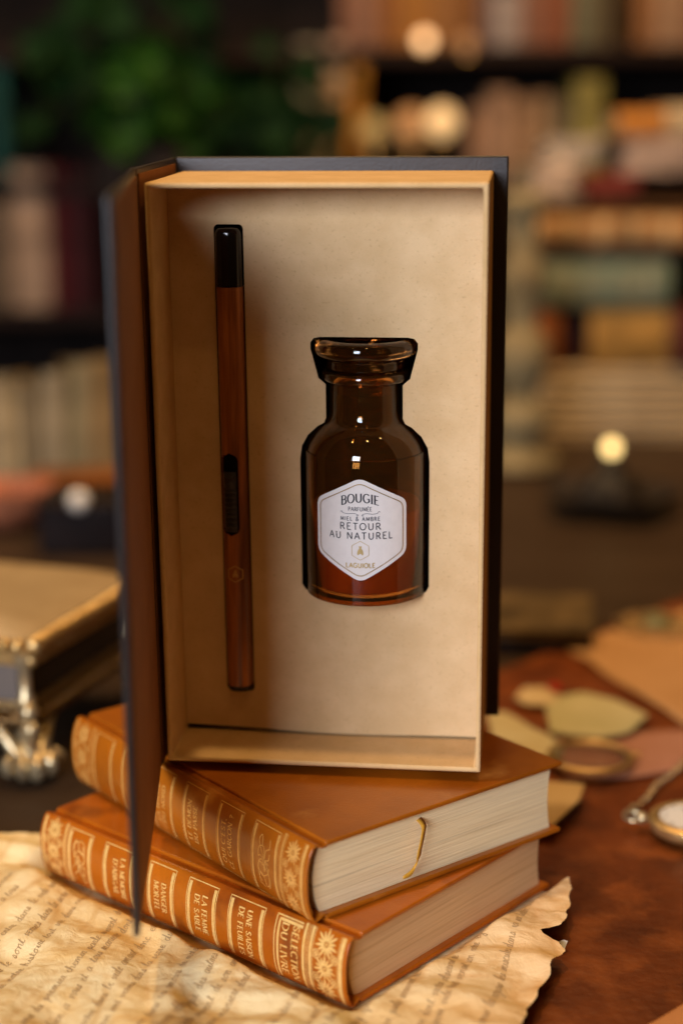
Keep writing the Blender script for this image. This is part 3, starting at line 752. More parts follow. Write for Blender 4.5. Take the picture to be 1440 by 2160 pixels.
def bee(f, cx, cy, s, sg=1):
    for sgn in (-1, 1):
        f.petal((cx+sgn*.06*s, cy+.32*s), R(-90+sgn*17), 0, .95*s, .42*s)
        f.petal((cx+sgn*.04*s, cy+.52*s), R(90-sgn*35), 0, .22*s, .2*s)
    for k in range(3): f.line([(cx-.07*s, cy+(.1-.22*k)*s), (cx+.07*s, cy+(.1-.22*k)*s)], .14*s)
    f.line([(cx-.16*s, cy+.42*s), (cx+.16*s, cy+.42*s)], .22*s)
bee(emb, 0, ez, .0030)
emb.build('bee_emblem', M['engrave'], LB, lambda x, z: (max(-.006, min(.006, x)), lsurf(max(-.006, min(.006, x)), 1, .00010), z))

# ------------------------------------------------------------------ bottle
bottle = thing('bottle', 'amber glass apothecary candle bottle with stopper and white hexagonal label, set in the box', 'bottle', mat=BM @ Matrix.Translation((bxc, .0420, .0803)) @ Matrix.Scale(.983, 4))
RB = .0299
outp = [(.0, .0012), (.012, .0010), (.0235, .0), (.0262, .0004), (.0286, .0022), (RB, .0055), (RB, .0655), (.0293, .0705), (.0276, .0752), (.0248, .0795), (.0215, .0828), (.0190, .0850), (.0179, .0872), (.0175, .0900), (.0174, .0985), (.0173, .0998), (.0172, .1030), (.0199, .1042), (.0208, .1054), (.0208, .1080), (.0199, .1090), (.0178, .1092)]
inp = [(.0168, .1086), (.0150, .1030), (.0148, .0900), (.0152, .0868), (.0180, .0832), (.0232, .0782), (.0262, .0735), (.0277, .0680), (.0278, .0640), (.0278, .0060), (.0262, .0036), (.0, .0034)]
prof = catmull(outp[2:13], 3)+outp[13:]
MB().lathe(outp[:2]+prof+inp, n=96).build('glass_jar', M['amber'], bottle, smooth=60)
MB().lathe([(.0, .0039), (.0255, .0039), (.0271, .0060), (.0271, .0420), (.0266, .0430), (.0, .0424)], n=72).build('wax', M['wax'], bottle, smooth=60)
stp = [(.0, .0985), (.0128, .0985), (.0142, .0992), (.0147, .1070), (.0160, .1094), (.0182, .1099), (.0186, .1112), (.0184, .1140), (.0190, .1149), (.0218, .1156), (.0240, .1170), (.0248, .1195), (.0243, .1222), (.0226, .1240), (.0190, .1243), (.0120, .1222), (.0, .1205)]
MB().lathe(catmull(stp, 2), n=96).build('stopper', glass_mat('dark_amber_glass', (.36, .125, .022), .03, 1.5, .97), bottle, smooth=60)
# label
RL = RB+.00030
LZ = .0376                # centre height of the label
def LF(off):
    return lambda a, b: ((RL+off)*sin(a/RL), -(RL+off)*cos(a/RL), LZ+b)
hexo = [(0, .0256), (.0232, .0137), (.0232, -.0120), (0, -.0252), (-.0232, -.0120), (-.0232, .0137)]
def rounded(poly, r, n=5):
    out = []; N_ = len(poly)
    for i in range(N_):
        p0, p1, p2 = Vector(poly[i-1]), Vector(poly[i]), Vector(poly[(i+1) % N_])
        a = p1+(p0-p1).normalized()*r; b = p1+(p2-p1).normalized()*r
        for k in range(n+1):
            t = k/n; q = a*(1-t)**2+p1*2*t*(1-t)+b*t*t; out.append((q.x, q.y))
    return out
ring = dens(rounded(hexo, .0034), .0012, True)
m = MB(); K = 16; n = len(ring); F = LF(0)
m.v = [F(0, 0)]
for k in range(1, K+1): m.v += [F(p[0]*k/K, p[1]*k/K) for p in ring]
m.f = [(0, 1+i, 1+(i+1) % n) for i in range(n)]
for k in range(K-1):
    for i in range(n): j = (i+1) % n; m.f.append((1+k*n+i, 1+(k+1)*n+i, 1+(k+1)*n+j, 1+k*n+j))
lab = m.build('label', M['label'], bottle, smooth=180)
g = Flat(); g.line(rounded([(p[0]*.905, p[1]*.905) for p in hexo], .0028), .00042, closed=True)
g.build('gold_border', M['goldline'], lab, LF(.00020))
g = Flat(); text(g, 'BOUGIE', .0042, 0, .0122, .00072, .00034, True, width=.0180, arch=.0017, track=.1)
text(g, 'RETOUR', .0032, 0, .0006, .00046, .00042, False, width=.0196, track=.2)
text(g, 'AU NATUREL', .0032, 0, -.0040, .00046, .00042, False, width=.0310, track=.2)
g.build('lettering', M['ink'], lab, LF(.00020))
g = Flat(); text(g, 'PARFUMÉE', .0019, 0, .0097, .00034, .00026, False, width=.0112, track=.12)
text(g, 'MIEL & AMBRE', .0018, 0, .0050, .00034, .00032, False, width=.0188, track=.25)
for sgn in (-1, 1):
    g.line([(sgn*a, b) for a, b in catmull([(.0094, .0090), (.0088, .0094), (.0082, .0086), (.0060, .0082), (.0030, .0085), (.0012, .0080), (.0010, .0073), (.0018, .0076)], 5)], .00024)
g.build('small_lettering', M['ink2'], lab, LF(.00020))
g = Flat(); text(g, 'LAGUIOLE', .0022, 0, -.0180, .00052, .00046, False, width=.0140, track=.12)
g.line(rounded([(.0046*sin(R(60*k)), -.0096+.0047*cos(R(60*k))) for k in range(6)], .0006), .00026, closed=True)
bee(g, 0, -.0098, .0034)
g.build('gold_bee_and_name', M['goldlt'], lab, LF(.00020))

# ------------------------------------------------------------------ casket on the left
A0 = Vector((-.186, .900, 0)); dirs = Vector((.042, .125, 0)).normalized()
ck = thing('jewelry_casket', 'ornate gilt metal casket with dark glass sides on curled feet, left of the gift box', 'jewelry box', A0, math.atan2(-dirs.x, dirs.y))
# local: +y goes back to the right rear corner, -x goes left
LS, LF_ = .142, .20
MB().box(-LF_-.001, .001, -.001, LS+.001, .0400, .042).build('base_plate', M['brass'], ck, bevel=.001)
m = MB(); m.box(-LF_+.002, -.001, .001, LS-.001, .0255, .0380)
for y_ in (0, LS): m.tube([(0.002, y_, .038), (-LF_, y_, .038)], .0036, 8)
m.tube([(.001, 0, .038), (.001, LS, .038)], .0042, 8); m.tube([(-LF_, 0, .038), (-LF_, LS, .038)], .004, 8)
for i in range(17):
    y_ = LS*i/16; m.tube([(.002+.003*cos(a), y_, .031+.004*sin(a)) for a in [j*pi/4 for j in range(8)]], .0012, 5, True)
for i in range(22): m.ball((.0035, LS*i/21, .0305+.0015*(i % 2)), .0044, 8)
for i in range(30): m.ball((-LF_*i/29, -.003, .0305+.0015*(i % 2)), .0044, 8)
m.build('base_moulding', pm('dull_brass', (.30, .19, .085), (.2, .12, .05), 200, rough=.4, metal=1, bump=.5, bscale=600), ck, smooth=60)
for (a, b) in (((-.004, .006), (.0, LS-.006)),):
    MB().box(-.0015, 0, .005, LS-.005, .0425, .072).build('glass_side', M['dkglass'], ck)
MB().box(-LF_+.005, -.005, 0, .0015, .0425, .072).build('glass_side', pm('grey_mirror_glass', (.16, .13, .11), rough=.18, spec=.7), ck)
MB().box(-LF_+.005, -.005, LS-.0015, LS, .0425, .072).build('glass_side', M['dkglass'], ck)
MB().box(-LF_, -LF_+.0015, .005, LS-.005, .0425, .072).build('glass_side', M['dkglass'], ck)
for cx, cy in ((0, 0), (0, LS), (-LF_, 0), (-LF_, LS)):
    MB().lathe([(.0, .040), (.0052, .040), (.0056, .046), (.0036, .049), (.0036, .064), (.0056, .067), (.0062, .073), (.0, .073)], (cx, cy, 0), 16).build('corner_post', M['silver'], ck, smooth=50)
m = MB(); m.box(-LF_-.006, .006, -.006, LS+.006, .0735, .0775); m.box(-LF_-.004, .004, -.004, LS+.004, .0660, .0732)
for i in range(19):
    m.ball((.0072, LS*i/18, .0785), .0058, 10); m.ball((.0048, LS*i/18, .0690), .0042, 10)
for i in range(24): m.ball((-LF_*i/23, -.0068, .0790), .0046, 10)
m.build('beaded_rim', M['brass'], ck, smooth=60)
def lidf(s, t):
    x = -LF_-.003+s*(LF_+.006); y_ = -.003+t*(LS+.006); e = min(1, min(s, 1-s)*7)*min(1, min(t, 1-t)*7)
    return (x, y_, .0815+.0075*sqrt(e))
MB().grid(lidf, 30, 30).build('lid', M['champ'], ck, smooth=60)
for cx, cy, sx, sy in ((0, 0, 1, -1), (0, LS, 1, 1), (-LF_, 0, -1, -1), (-LF_, LS, -1, 1)):
    m = MB(); d = Vector((sx*.7, sy*.7, 0))
    for sd in (-1.1, -.5, 0, .5, 1.1):
        dd = Matrix.Rotation(sd, 3, 'Z') @ d
        m.tube([Vector((cx, cy, .036))+dd*a+Vector((0, 0, b)) for a, b in catmull([(-.004, .0), (.004, -.010), (.002, -.022), (.008, -.030), (.016, -.0325), (.019, -.027), (.014, -.024)], 4)], [.0052-.0018*abs(sd)]*25, 8)
    for ax in (Vector((-sx, 0, 0)), Vector((0, -sy, 0))):
        m.tube([Vector((cx, cy, 0))+ax*a+d*(.012*(1-a/.034))+Vector((0, 0, b)) for a, b in catmull([(.034, .030), (.026, .0285), (.018, .022), (.010, .012), (.002, .006)], 4)], [.003+.0022*k/16 for k in range(17)], 8)
    m.ball(Vector((cx, cy, .028))+d*.008, .0055, 10); m.ball(Vector((cx, cy, .0055))+d*.014, .0053, 10); m.ball(Vector((cx, cy, .038))+d*.004, .006, 10)
    m.build('foot', M['silver'], ck, smooth=60)

# ------------------------------------------------------------------ small things on the mat
def sheet(name, uv, z, mat, label, cat, curl=.0015, th=.0004, seed=1):
    P = [onz(u, v, z) for u, v in uv]; c = sum((p for p in P), Vector())/len(P)
    P = [tuple(p) for p in P]; ring = dens([(p[0], p[1]) for p in P], .004, True)
    m = MB(); n = len(ring); K = 8; f = lambda x, y: z+curl*(.5+noise.noise(Vector((x*30, y*30, seed))))
    m.v = [(c.x, c.y, f(c.x, c.y))]
    for k in range(1, K+1):
        for p in ring: x = c.x+(p[0]-c.x)*k/K; y = c.y+(p[1]-c.y)*k/K; m.v.append((x, y, f(x, y)))
    m.f = [(0, 1+i, 1+(i+1) % n) for i in range(n)]
    for k in range(K-1):
        for i in range(n): j = (i+1) % n; m.f.append((1+k*n+i, 1+(k+1)*n+i, 1+(k+1)*n+j, 1+k*n+j))
    o = m.build(name, mat, None, smooth=60); md = o.modifiers.new('t', 'SOLIDIFY'); md.thickness = th; md.offset = 1
    return tag(o, label, cat)
pap = lambda n, a, b, s=20: pm(n, a, b, s, rough=.8, spec=.15, bump=.2, bscale=200)
sheet('paper_sheet', [(1195, 1372), (1300, 1330), (1460, 1290), (1640, 1360), (1640, 1640), (1440, 1527)], .0010, pap('orange_kraft', (.50, .27, .115), (.44, .23, .09)), 'large orange tan paper sheet at the back right of the leather mat', 'paper', .003)
sheet('paper_sheet', [(1140, 1572), (1180, 1548), (1290, 1552), (1445, 1540), (1500, 1570), (1440, 1625), (1330, 1642), (1200, 1650)], .0006, pap('pink_paper', (.42, .20, .13), (.36, .16, .10)), 'dull pink paper lying under the brass magnifier', 'paper', .001)
sheet('paper_tag', [(1150, 1500), (1190, 1470), (1228, 1462), (1300, 1478), (1368, 1512), (1330, 1545), (1270, 1560), (1160, 1548)], .0045, pap('green_paper', (.56, .48, .27), (.46, .40, .20)), 'pale green paper tag behind the brass magnifier', 'tag', .002)
sheet('paper_scrap', [(1085, 1478), (1105, 1455), (1160, 1452), (1185, 1470), (1165, 1492), (1110, 1492)], .0020, pap('cream_scrap', (.66, .50, .30), (.58, .42, .22)), 'small cream paper scrap left of the pale green tag', 'paper', .002)
sheet('paper_strip', [(1025, 1512), (1060, 1506), (1110, 1530), (1190, 1580), (1185, 1602), (1140, 1608), (1040, 1560)], .0030, pap('cream_strip', (.62, .54, .34), (.55, .44, .24)), 'pale cream paper strip sticking out behind the upper book', 'paper', .003)
sheet('aged_card', [(1120, 1640), (1160, 1650), (1233, 1657), (1222, 1690), (1165, 1745), (1100, 1740)], .0080, pap('aged_card', (.60, .42, .22), (.50, .32, .14)), 'yellowed card corner poking out to the right of the stacked books', 'card', .0006)
sheet('wooden_corner', [(1365, 2172), (1440, 2128), (1500, 2110), (1520, 2200), (1380, 2220)], .0020, pap('orange_card', (.62, .27, .09), (.5, .2, .06)), 'orange paper corner at the bottom right of the frame', 'paper', .0005, .002).name = 'paper_corner'
sheet('red_petal', [(1150, 1450), (1170, 1440), (1185, 1452), (1178, 1462)], .0050, pap('red', (.45, .02, .015), (.35, .02, .01)), 'small bright red petal on the cream scrap', 'petal', .001)
# magnifier: brass ring and glass
c = onz(1243, 1598, .006)
mg = thing('magnifying_lens', 'round brass rimmed magnifying lens lying on pink paper beside the books', 'magnifier', c)
MB().tube([(.0238*cos(a), .0238*sin(a), 0) for a in [2*pi*i/48 for i in range(48)]], .0022, 10, True).build('rim', M['brass'], mg, smooth=180)
MB().lathe([(0, -.0012), (.0215, -.0008), (.0215, .0008), (.014, .0026), (0, .0034)], n=40).build('lens', glass_mat('clear_glass', (.97, .97, .95), 0, 1.18), mg, smooth=60)
MB().tube([(.0238, .002, 0), (.030, .003, 0)], .0018, 8).build('hinge_knob', M['brass'], mg)
# pocket watch with chain
c = onz(1462, 1737, .007)
pw = thing('pocket_watch', 'brass pocket watch with white dial at the right edge of the mat', 'pocket watch', c)
MB().lathe([(0, -.006), (.017, -.006), (.0225, -.003), (.0240, .0), (.0236, .0028), (.0205, .0045), (.0188, .0040), (.0185, .0028), (0, .0028)], n=56).build('case', M['brass'], pw, smooth=50)
MB().lathe([(0, .0034), (.0180, .0034), (.0180, .0030), (0, .0030)], n=48).build('dial', pm('white_enamel', (.80, .78, .76), rough=.25), pw)
fl = Flat()
for k in range(12): a = 2*pi*k/12; fl.line([(.0140*cos(a), .0140*sin(a)), (.0168*cos(a), .0168*sin(a))], .0007)
fl.line([(0, 0), (.008, .006)], .0009); fl.line([(0, 0), (-.004, .013)], .0006)
fl.build('dial_marks', M['ink'], pw, lambda x, y: (x, y, .0036))
m = MB(); m.ball((-.0262, .0075, 0), .0035, 10); m.tube([(-.0222+.0058*cos(a)-.008, .009+.0058*sin(a), 0) for a in [2*pi*i/20 for i in range(20)]], .0009, 6, True)
m.build('crown', M['silver'], pw, smooth=60)
m = MB(); cp = catmull([tuple(onz(u, v, .003)) for u, v in ((1342, 1700), (1330, 1712), (1365, 1682), (1385, 1655), (1415, 1635), (1450, 1600), (1480, 1560))], 14)
def links(path, step=.0042):
    acc = 0; last = Vector(path[0]); k = 0; m_ = MB()
    for p in path[1:]:
        p = Vector(p)
        if (p-last).length >= step:
            t_ = (p-last).normalized(); c_ = (p+last)/2; s_ = t_.cross(Vector((0, 0, 1))).normalized(); w_ = (s_ if k % 2 else (s_+Vector((0, 0, 1))).normalized())
            m_.tube([c_+t_*(.0034*cos(a))+w_*(.0018*sin(a)) for a in [2*pi*i/12 for i in range(12)]], .0007, 5, True)
            last = p; k += 1
    return m_
ch = links(cp); ch.tube([tuple(onz(u, v, .004)) for u, v in ((1318, 1716), (1345, 1700))], .0016, 8)
tag(ch.build('watch_chain', M['silver'], None, smooth=60), 'tarnished metal watch chain running from the pocket watch to the right edge', 'chain')
# ornament on the orange sheet
c = onz(1385, 1322, .003)
br = thing('brooch', 'green and brass filigree brooch on the orange paper at far right', 'brooch', c)
m = MB()
for k in range(9):
    a = 2*pi*k/9; m.tube([(.022*cos(a)+.009*cos(b), .020*sin(a)+.009*sin(b), .002) for b in [2*pi*i/12 for i in range(12)]], .0016, 6, True)
m.build('filigree', M['brass'], br, smooth=60)
MB().ball((0, 0, .003), .012, 14, (1, 1, .5)).build('stone', pm('green_stone', (.16, .17, .07), (.1, .12, .05), 60, rough=.3), br)
# small lying book behind the box on the right
def lying(name, label, u0, u1, vb, y, h, dep, cmat, pmat, group=None, rz=0.0, zb=None, cth=.003, hide=.35):
    p0 = ony(u0, vb, y); p1 = ony(u1, vb, y); w = (p1-p0).length; z = p0.z if zb is None else zb
    t = thing(name, label, 'book', (p0.x, y, z), rz, group)
    m = MB(); m.box(0, w, 0, dep, h-cth, h); m.box(0, w, 0, dep, 0, cth); m.box(0, w, -cth, 0, 0, h) if hide else None
    m.build('cover', cmat, t, bevel=.001)
    MB().box(.004, w-.004, .001, dep-.004, cth+.0002, h-cth-.0002).build('pages', pmat, t)
    return t
mt = lambda n, a, b=None, r=.6, **k: pm(n, a, b or tuple(x*.38 for x in a), 24, rough=r, **{'spec': .15, **k})
cr_p = mt('old_pages', (.55, .42, .24))
tan_p = mt('tan_page_edge', (.24, .15, .06))
c = onz(1010, 1368, 0)
t = thing('small_book', 'small blue covered book with tan page edges lying behind the box', 'book', (c.x, c.y, 0), R(-8))
MB().box(0, .082, 0, .10, -.0035, .007).build('cover', mt('blue_cover', (.03, .028, .05)), t, bevel=.001)
MB().box(.001, .079, .001, .098, .0072, .0130).build('pages', tan_p, t)
MB().box(0, .082, 0, .10, .0132, .0150).build('board', mt('tan_board', (.15, .095, .04)), t)

# ------------------------------------------------------------------ far things on the table, right
Yb = 1.98
STK = []
def stackbook(label, u0, u1, v0, v1, y, dep, cmat, spine_band=None, rz=0.0):
    a = ony(u0, v1, y); b = ony(u1, v0, y); w = b.x-a.x; h = b.z-a.z
    t = thing('lying_book', label, 'book', (a.x, y, a.z), rz, 'books stacked flat on the far end of the table')
    m = MB(); c_ = .004
    m.box(0, w, -.004, dep, h-c_, h); m.box(0, w, -.004, dep, 0, c_)
    m.grid(lambda s, t_: (s*w, -.004-.006*sin(t_*pi), t_*h), 1, 10)
    m.build('cover', cmat, t, bevel=.0008, smooth=40)
    MB().box(.003, w-.003, 0, dep-.004, c_+.0003, h-c_-.0003).build('pages', cr_p, t)
    if spine_band:
        for k in range(5):
            x_ = w*(.1+.18*k); MB().grid(lambda s, t_: (x_+s*.012, -.0045-.006*sin((.12+.76*t_)*pi), (.12+.76*t_)*h), 1, 8).build('spine_band', spine_band, t, smooth=180)
    return t
bd_lt = mt('pale_gilt', (.55, .36, .16)); 
gz = ony(1200, 930, Yb).z
def bundle(label, u0, u1, v0, v1, y, dep, mat, name='paper_bundle', cat='paper bundle'):
    a = ony(u0, v1, y); b = ony(u1, v0, y); w = b.x-a.x; h = b.z-a.z
    t = thing(name, label, cat, (a.x, y, a.z), 0)
    K = 7
    for k in range(K):
        z0_ = h*k/K; jx = rnd.uniform(-.006, .006)
        MB().grid(lambda s, q: (jx+s*w, q*dep-.004*rnd.random()*0, z0_+h/K*.9+.0012*sin(s*9+k)), 12, 2).build('sheets', mat, t, smooth=180).modifiers.new('t', 'SOLIDIFY').thickness = h/K*.82
    return t
zt = lambda v: ony(1200, v, Yb).z
bundle('thick bundle of beige papers at the bottom of the far right stack', 1118, 1520, 775, 945, Yb, .22, mt('beige_paper', (.46, .34, .19), (.36, .25, .13)))
stackbook('yellow brown leather book end under the teal book, far right stack', 1240, 1408, 650, 772, Yb+.01, .16, mt('ochre_leather', (.42, .22, .05)), None)
stackbook('small rust red book beside the yellow brown one in the far stack', 1112, 1180, 650, 772, Yb+.01, .12, mt('rust_leather', (.36, .10, .02)), None)
stackbook('dark maroon filler block between the rust and the yellow brown books', 1183, 1236, 655, 772, Yb+.03, .12, mt('maroon', (.05, .015, .015)), None)  # block added to fill the dark space between the two books
stackbook('short maroon red book at the right end of the far stack', 1412, 1530, 655, 772, Yb+.0, .12, mt('maroon2', (.12, .03, .02)), None)
stackbook('teal and grey green clothbound book in the middle of the far stack', 1100, 1412, 548, 646, Yb, .20, mt('teal_cloth', (.075, .125, .085), (.17, .17, .10)), mt('grey_green', (.28, .26, .17)))
stackbook('thin grey purple book lying on the teal book', 1095, 1420, 524, 546, Yb, .2, mt('mauve', (.13, .09, .07)), None)
stackbook('tan leather book with ribbed spine lettering, upper far stack', 1082, 1460, 452, 521, Yb-.01, .20, mt('tan_leather_far', (.40, .20, .07)), bd_lt)
stackbook('dark brown slab for the shaded gap on top of the tan ribbed book', 1100, 1460, 428, 450, Yb, .19, mt('dark_gap_slab', (.08, .035, .012)), None)  # shade of an empty gap, drawn as a dark slab
bundle('crumpled pale pinkish paper pile on top of the far book stack', 1095, 1222, 345, 425, Yb-.01, .1, mt('pinkish_paper', (.58, .42, .30)), 'paper_pile', 'paper')
stackbook('red book with dark edge beside the pale paper pile', 1225, 1345, 368, 425, Yb+.02, .14, mt('red_book', (.16, .025, .015)), None)
bundle('grey white paper pile behind the red book', 1150, 1275, 292, 345, Yb+.05, .1, mt('greyish_paper', (.46, .38, .29)), 'paper_pile', 'paper')
bundle('pale pink paper pile at the right end of the far stack', 1325, 1500, 290, 366, Yb+.02, .1, mt('pinkish_paper2', (.50, .35, .26)), 'paper_pile', 'paper')
stackbook('orange book resting on the pale pink papers at far right', 1300, 1400, 232, 288, Yb+.04, .12, mt('orange_book', (.50, .19, .03)), None)
stackbook('beige book lying to the right of the orange book', 1402, 1500, 222, 288, Yb+.04, .12, mt('beige_book', (.48, .35, .19)), None)
# carved cream column
c = ony(1092, 1000, 1.80)
cl = thing('carved_candlestick', 'cream carved candlestick column right behind the gift box edge', 'candlestick', (c.x, 1.80, 0))
pr = [(0, 0), (.045, 0), (.045, .012), (.03, .02), (.022, .03), (.036, .05), (.030, .07), (.018, .08), (.026, .10), (.034, .125), (.026, .15), (.017, .16), (.022, .19), (.026, .215), (.018, .24), (.014, .27), (.024, .285), (.026, .30), (.012, .305), (0, .305)]
MB().lathe(catmull(pr, 3), n=20).build('column', mt('cream_stone', (.26, .20, .10), (.14, .10, .045)), cl, smooth=60)
MB().lathe([(0, .306), (.0095, .306), (.0095, .335), (0, .336)], n=16).build('candle', mt('cream_wax', (.2, .15, .08)), cl)
# black dish with a small lit lamp
c = onz(1285, 1075, 0)
dk = thing('candle_holder', 'black scalloped dish holder with a small lit yellow light, far right table', 'candle holder', (c.x, c.y, 0))
m = MB(); n = 48
prd = [(0, .004), (.030, .004), (.060, .010), (.068, .022), (.062, .016), (.035, .010), (.030, .016), (.026, .03), (.016, .040), (0, .040)]
m.lathe(prd, n=48); m.v = [(x*(1+.10*cos(5*math.atan2(y, x))), y*(1+.10*cos(5*math.atan2(y, x))), z) for x, y, z in m.v]
m.build('dish', mt('black_ceramic', (.02, .017, .015), (.035, .026, .02), .3), dk, smooth=60)
MB().lathe([(0, .040), (.011, .040), (.012, .05), (.007, .055), (0, .055)], n=20).build('cup', M['blackmatt'], dk)
MB().ball((-.001, -.006, .0640), .0078, 14).build('flame_bulb', pm('lit_yellow', (.9, .7, .3), emit=(1, .70, .26), es=2.6), dk)

# ------------------------------------------------------------------ bookcase behind
Yc = 2.62
wd = mt('dark_wood', (.014, .006, .003), (.010, .004, .002), .7)
bc = thing('bookcase', 'tall dark wooden bookcase with crowded shelves standing behind the table', 'bookcase', (0, Yc, 0))
for z_ in (-.28, .095, .298, .500, .76): MB().box(-1.2, 1.2, -.02, .30, z_-.022, z_).build('shelf', wd, bc, bevel=.002)
MB().box(-1.25, 1.25, .302, .32, -.74, 1.0).build('back_panel', mt('bookcase_back', (.012, .007, .005), None, .8), bc)
for x_ in (-1.225, 1.225): MB().box(x_-.02, x_+.02, -.02, .30, -.74, 1.0).build('side_panel', wd, bc)
def upright(label, u0, u1, v0, zb, y, mat, dep=.13, lean=0.0, group='books standing on the shelves'):
    a = ony(u0, v0, y); b = ony(u1, v0, y); w = b.x-a.x; h = a.z-zb
    t = thing('standing_book', label, 'book', (a.x, y, zb), 0, group)
    t.rotation_euler = (0, lean, 0)
    m = MB(); c_ = min(.0025, w*.2)
    m.box(0, c_, 0, dep, 0, h); m.box(w-c_, w, 0, dep, 0, h); m.grid(lambda s, q: (s*w, -.006*sin(s*pi), q*h), 8, 1)
    m.build('cover', mat, t, smooth=40)
    MB().box(c_+.0002, w-c_-.0002, .002, dep-.003, .003, h-.003).build('pages', cr_p, t)
    return t
TOPS = [(715, 748, -60, 'dull rose', (0.223, 0.105, 0.062)), (750, 800, -40, 'dusty pink', (0.248, 0.124, 0.074)), (803, 842, -60, 'rust orange', (0.260, 0.099, 0.025)), (845, 905, -50, 'bright ochre orange', (0.322, 0.136, 0.025)),
        (908, 960, -45, 'tan orange', (0.273, 0.124, 0.037)), (963, 1010, -60, 'brown orange', (0.211, 0.087, 0.025)), (1013, 1040, -30, 'mauve', (0.155, 0.099, 0.087)), (1042, 1100, -20, 'lilac white', (0.322, 0.260, 0.223)),
        (1103, 1150, -60, 'rose brown', (0.223, 0.099, 0.056)), (1153, 1205, -50, 'brick red', (0.223, 0.074, 0.031)), (1208, 1260, -45, 'grey green', (0.136, 0.124, 0.068)), (1263, 1300, -60, 'olive brown', (0.099, 0.068, 0.031)),
        (1345, 1385, -60, 'dark orange', (0.260, 0.112, 0.037)), (1388, 1450, -60, 'pale peach', (0.322, 0.186, 0.099)), (1453, 1520, -60, 'peach brown', (0.248, 0.124, 0.062))]
for u0, u1, v0, cn, colr in TOPS:
    upright('%s spined book standing on the top visible shelf, upper right' % cn, u0, u1, v0, .5005, Yc, mt(cn.replace(' ', '_'), colr))
MID = [(625, 672, 88, 'pale olive grey booklet leaning by the plant', (.34, .29, .19), 0), (676, 716, 80, 'beige pink book standing right of the plant', (.52, .34, .22), R(3)), (722, 752, 100, 'tall orange book standing beside the beige pink one', (.58, .24, .03), R(5)),
       (990, 1030, 225, 'pinkish brown book in the middle shelf, centre right', (.34, .19, .11), 0), (1033, 1080, 190, 'dusty rose book in the middle shelf', (.36, .21, .12), 0), (1084, 1130, 205, 'brown tan book in the middle shelf', (.32, .18, .09), 0), (1133, 1165, 200, 'light brown thick book in the middle shelf', (.33, .20, .10), 0),
       (1215, 1275, 165, 'yellow green book standing on the middle shelf at right', (.26, .21, .05), 0), (1168, 1212, 210, 'dark olive book left of the yellow green one', (.13, .10, .05), 0)]
for u0, u1, v0, lb, colr, ln in MID: upright(lb, u0, u1, v0, .2985, Yc, mt(lb.split(' book')[0].replace(' ', '_')[:24], colr), lean=ln)
LOW = [(-40, 14, 430, 'beige book at the left frame edge, lower shelf', (.15, .10, .06)), (18, 96, 352, 'pale pinkish cream book on the lower left shelf', (.42, .27, .17)), (99, 128, 350, 'crimson red book right of the cream one', (.10, .010, .010)), (131, 160, 356, 'wine magenta book on the lower left shelf', (.07, .012, .014)), (163, 196, 362, 'dark plum book ending the lower left row', (.045, .010, .010))]
for u0, u1, v0, lb, colr in LOW: upright(lb, u0, u1, v0, .0955, Yc, mt(lb.split(' book')[0].replace(' ', '_')[:24], colr), group='books standing on the lower left shelf')
upright('teal book standing at the left frame edge, upper shelf', -30, 8, 120, .2985, Yc, mt('teal', (.01, .06, .05)))
# gold ball for a light disc / round ornaments on the middle shelf
def orn(u, v, y, r, mat, label, name='round_ornament', es=None):
    c = ony(u, v, y); t = thing(name, label, 'ornament', (c.x, y, c.z-r))
    MB().ball((0, 0, r), r, 18).build('globe', mat, t, smooth=180)
    MB().lathe([(0, -.004), (r*.5, -.004), (r*.35, r*.22), (0, r*.22)], n=16).build('foot', M['brass'], t)
bu = lambda n, c, s: pm(n, c, emit=c, es=s)
orn(785, 278, 2.55, .026, mt('olive_gold', (.50, .38, .16)), 'olive gold ball in place of a blurred light, middle shelf left of centre')  # coloured ball painted in for an out-of-focus light
orn(868, 268, 2.58, .030, mt('peach_globe', (.58, .32, .14)), 'peach coloured round ornament beside the glowing globe')
orn(932, 256, 2.50, .024, bu('soft_glow', (.72, .48, .22), .72), 'softly lit cream globe lamp on the middle shelf', 'globe_lamp')
orn(895, 84, 2.60, .012, bu('bulb_glow', (.95, .58, .28), 2.1), 'small lit warm bulb hanging in front of the top shelf', 'light_bulb')
orn(985, 92, 2.60, .014, bu('bulb_dim', (.34, .18, .08), .35), 'dim brown bulb to the right of the lit warm bulb', 'light_bulb')

# plants
def plant(name, label, x, y, z, sx, sz, n, seed, mat, lsz=.05, pot=True):
    r_ = random.Random(seed); t = thing(name, label, 'plant', (x, y, z))
    m = MB(); st = MB()
    for k in range(n):
        p = Vector((r_.gauss(0, sx), r_.uniform(-.05, .08), r_.gauss(.0, sz)))
        a = r_.uniform(0, 2*pi); tilt = r_.uniform(-.3, 1.0); s_ = lsz*r_.uniform(.6, 1.3)
        Mx = Matrix.Translation(p) @ Matrix.Rotation(a, 4, 'Y') @ Matrix.Rotation(tilt, 4, 'X')
        def lf(u, v):
            L_ = v; w = sin(min(1, L_*1.02)*pi)**.7*.42*(1-.3*L_)
            return tuple(Mx @ Vector(((2*u-1)*w*s_, -.12*s_*(abs(2*u-1))**1.5-.2*s_*L_*L_, L_*s_)))
        m.grid(lf, 4, 6)
        if k % 3 == 0: st.tube([(0, .05, -sz*2.2), tuple(p*.5+Vector((0, .02, -.01))), tuple(p)], .0016, 5)
    m.build('foliage', mat, t, smooth=180); st.build('stem', mt('stem', (.06, .09, .02)), t)
    if pot: MB().lathe([(0, -sz*2.2-.07), (.035, -sz*2.2-.07), (.05, -sz*2.2), (.045, -sz*2.2), (0, -sz*2.2-.01)], (0, .05, 0), 24).build('pot', mt('dark_pot', (.03, .02, .015)), t)
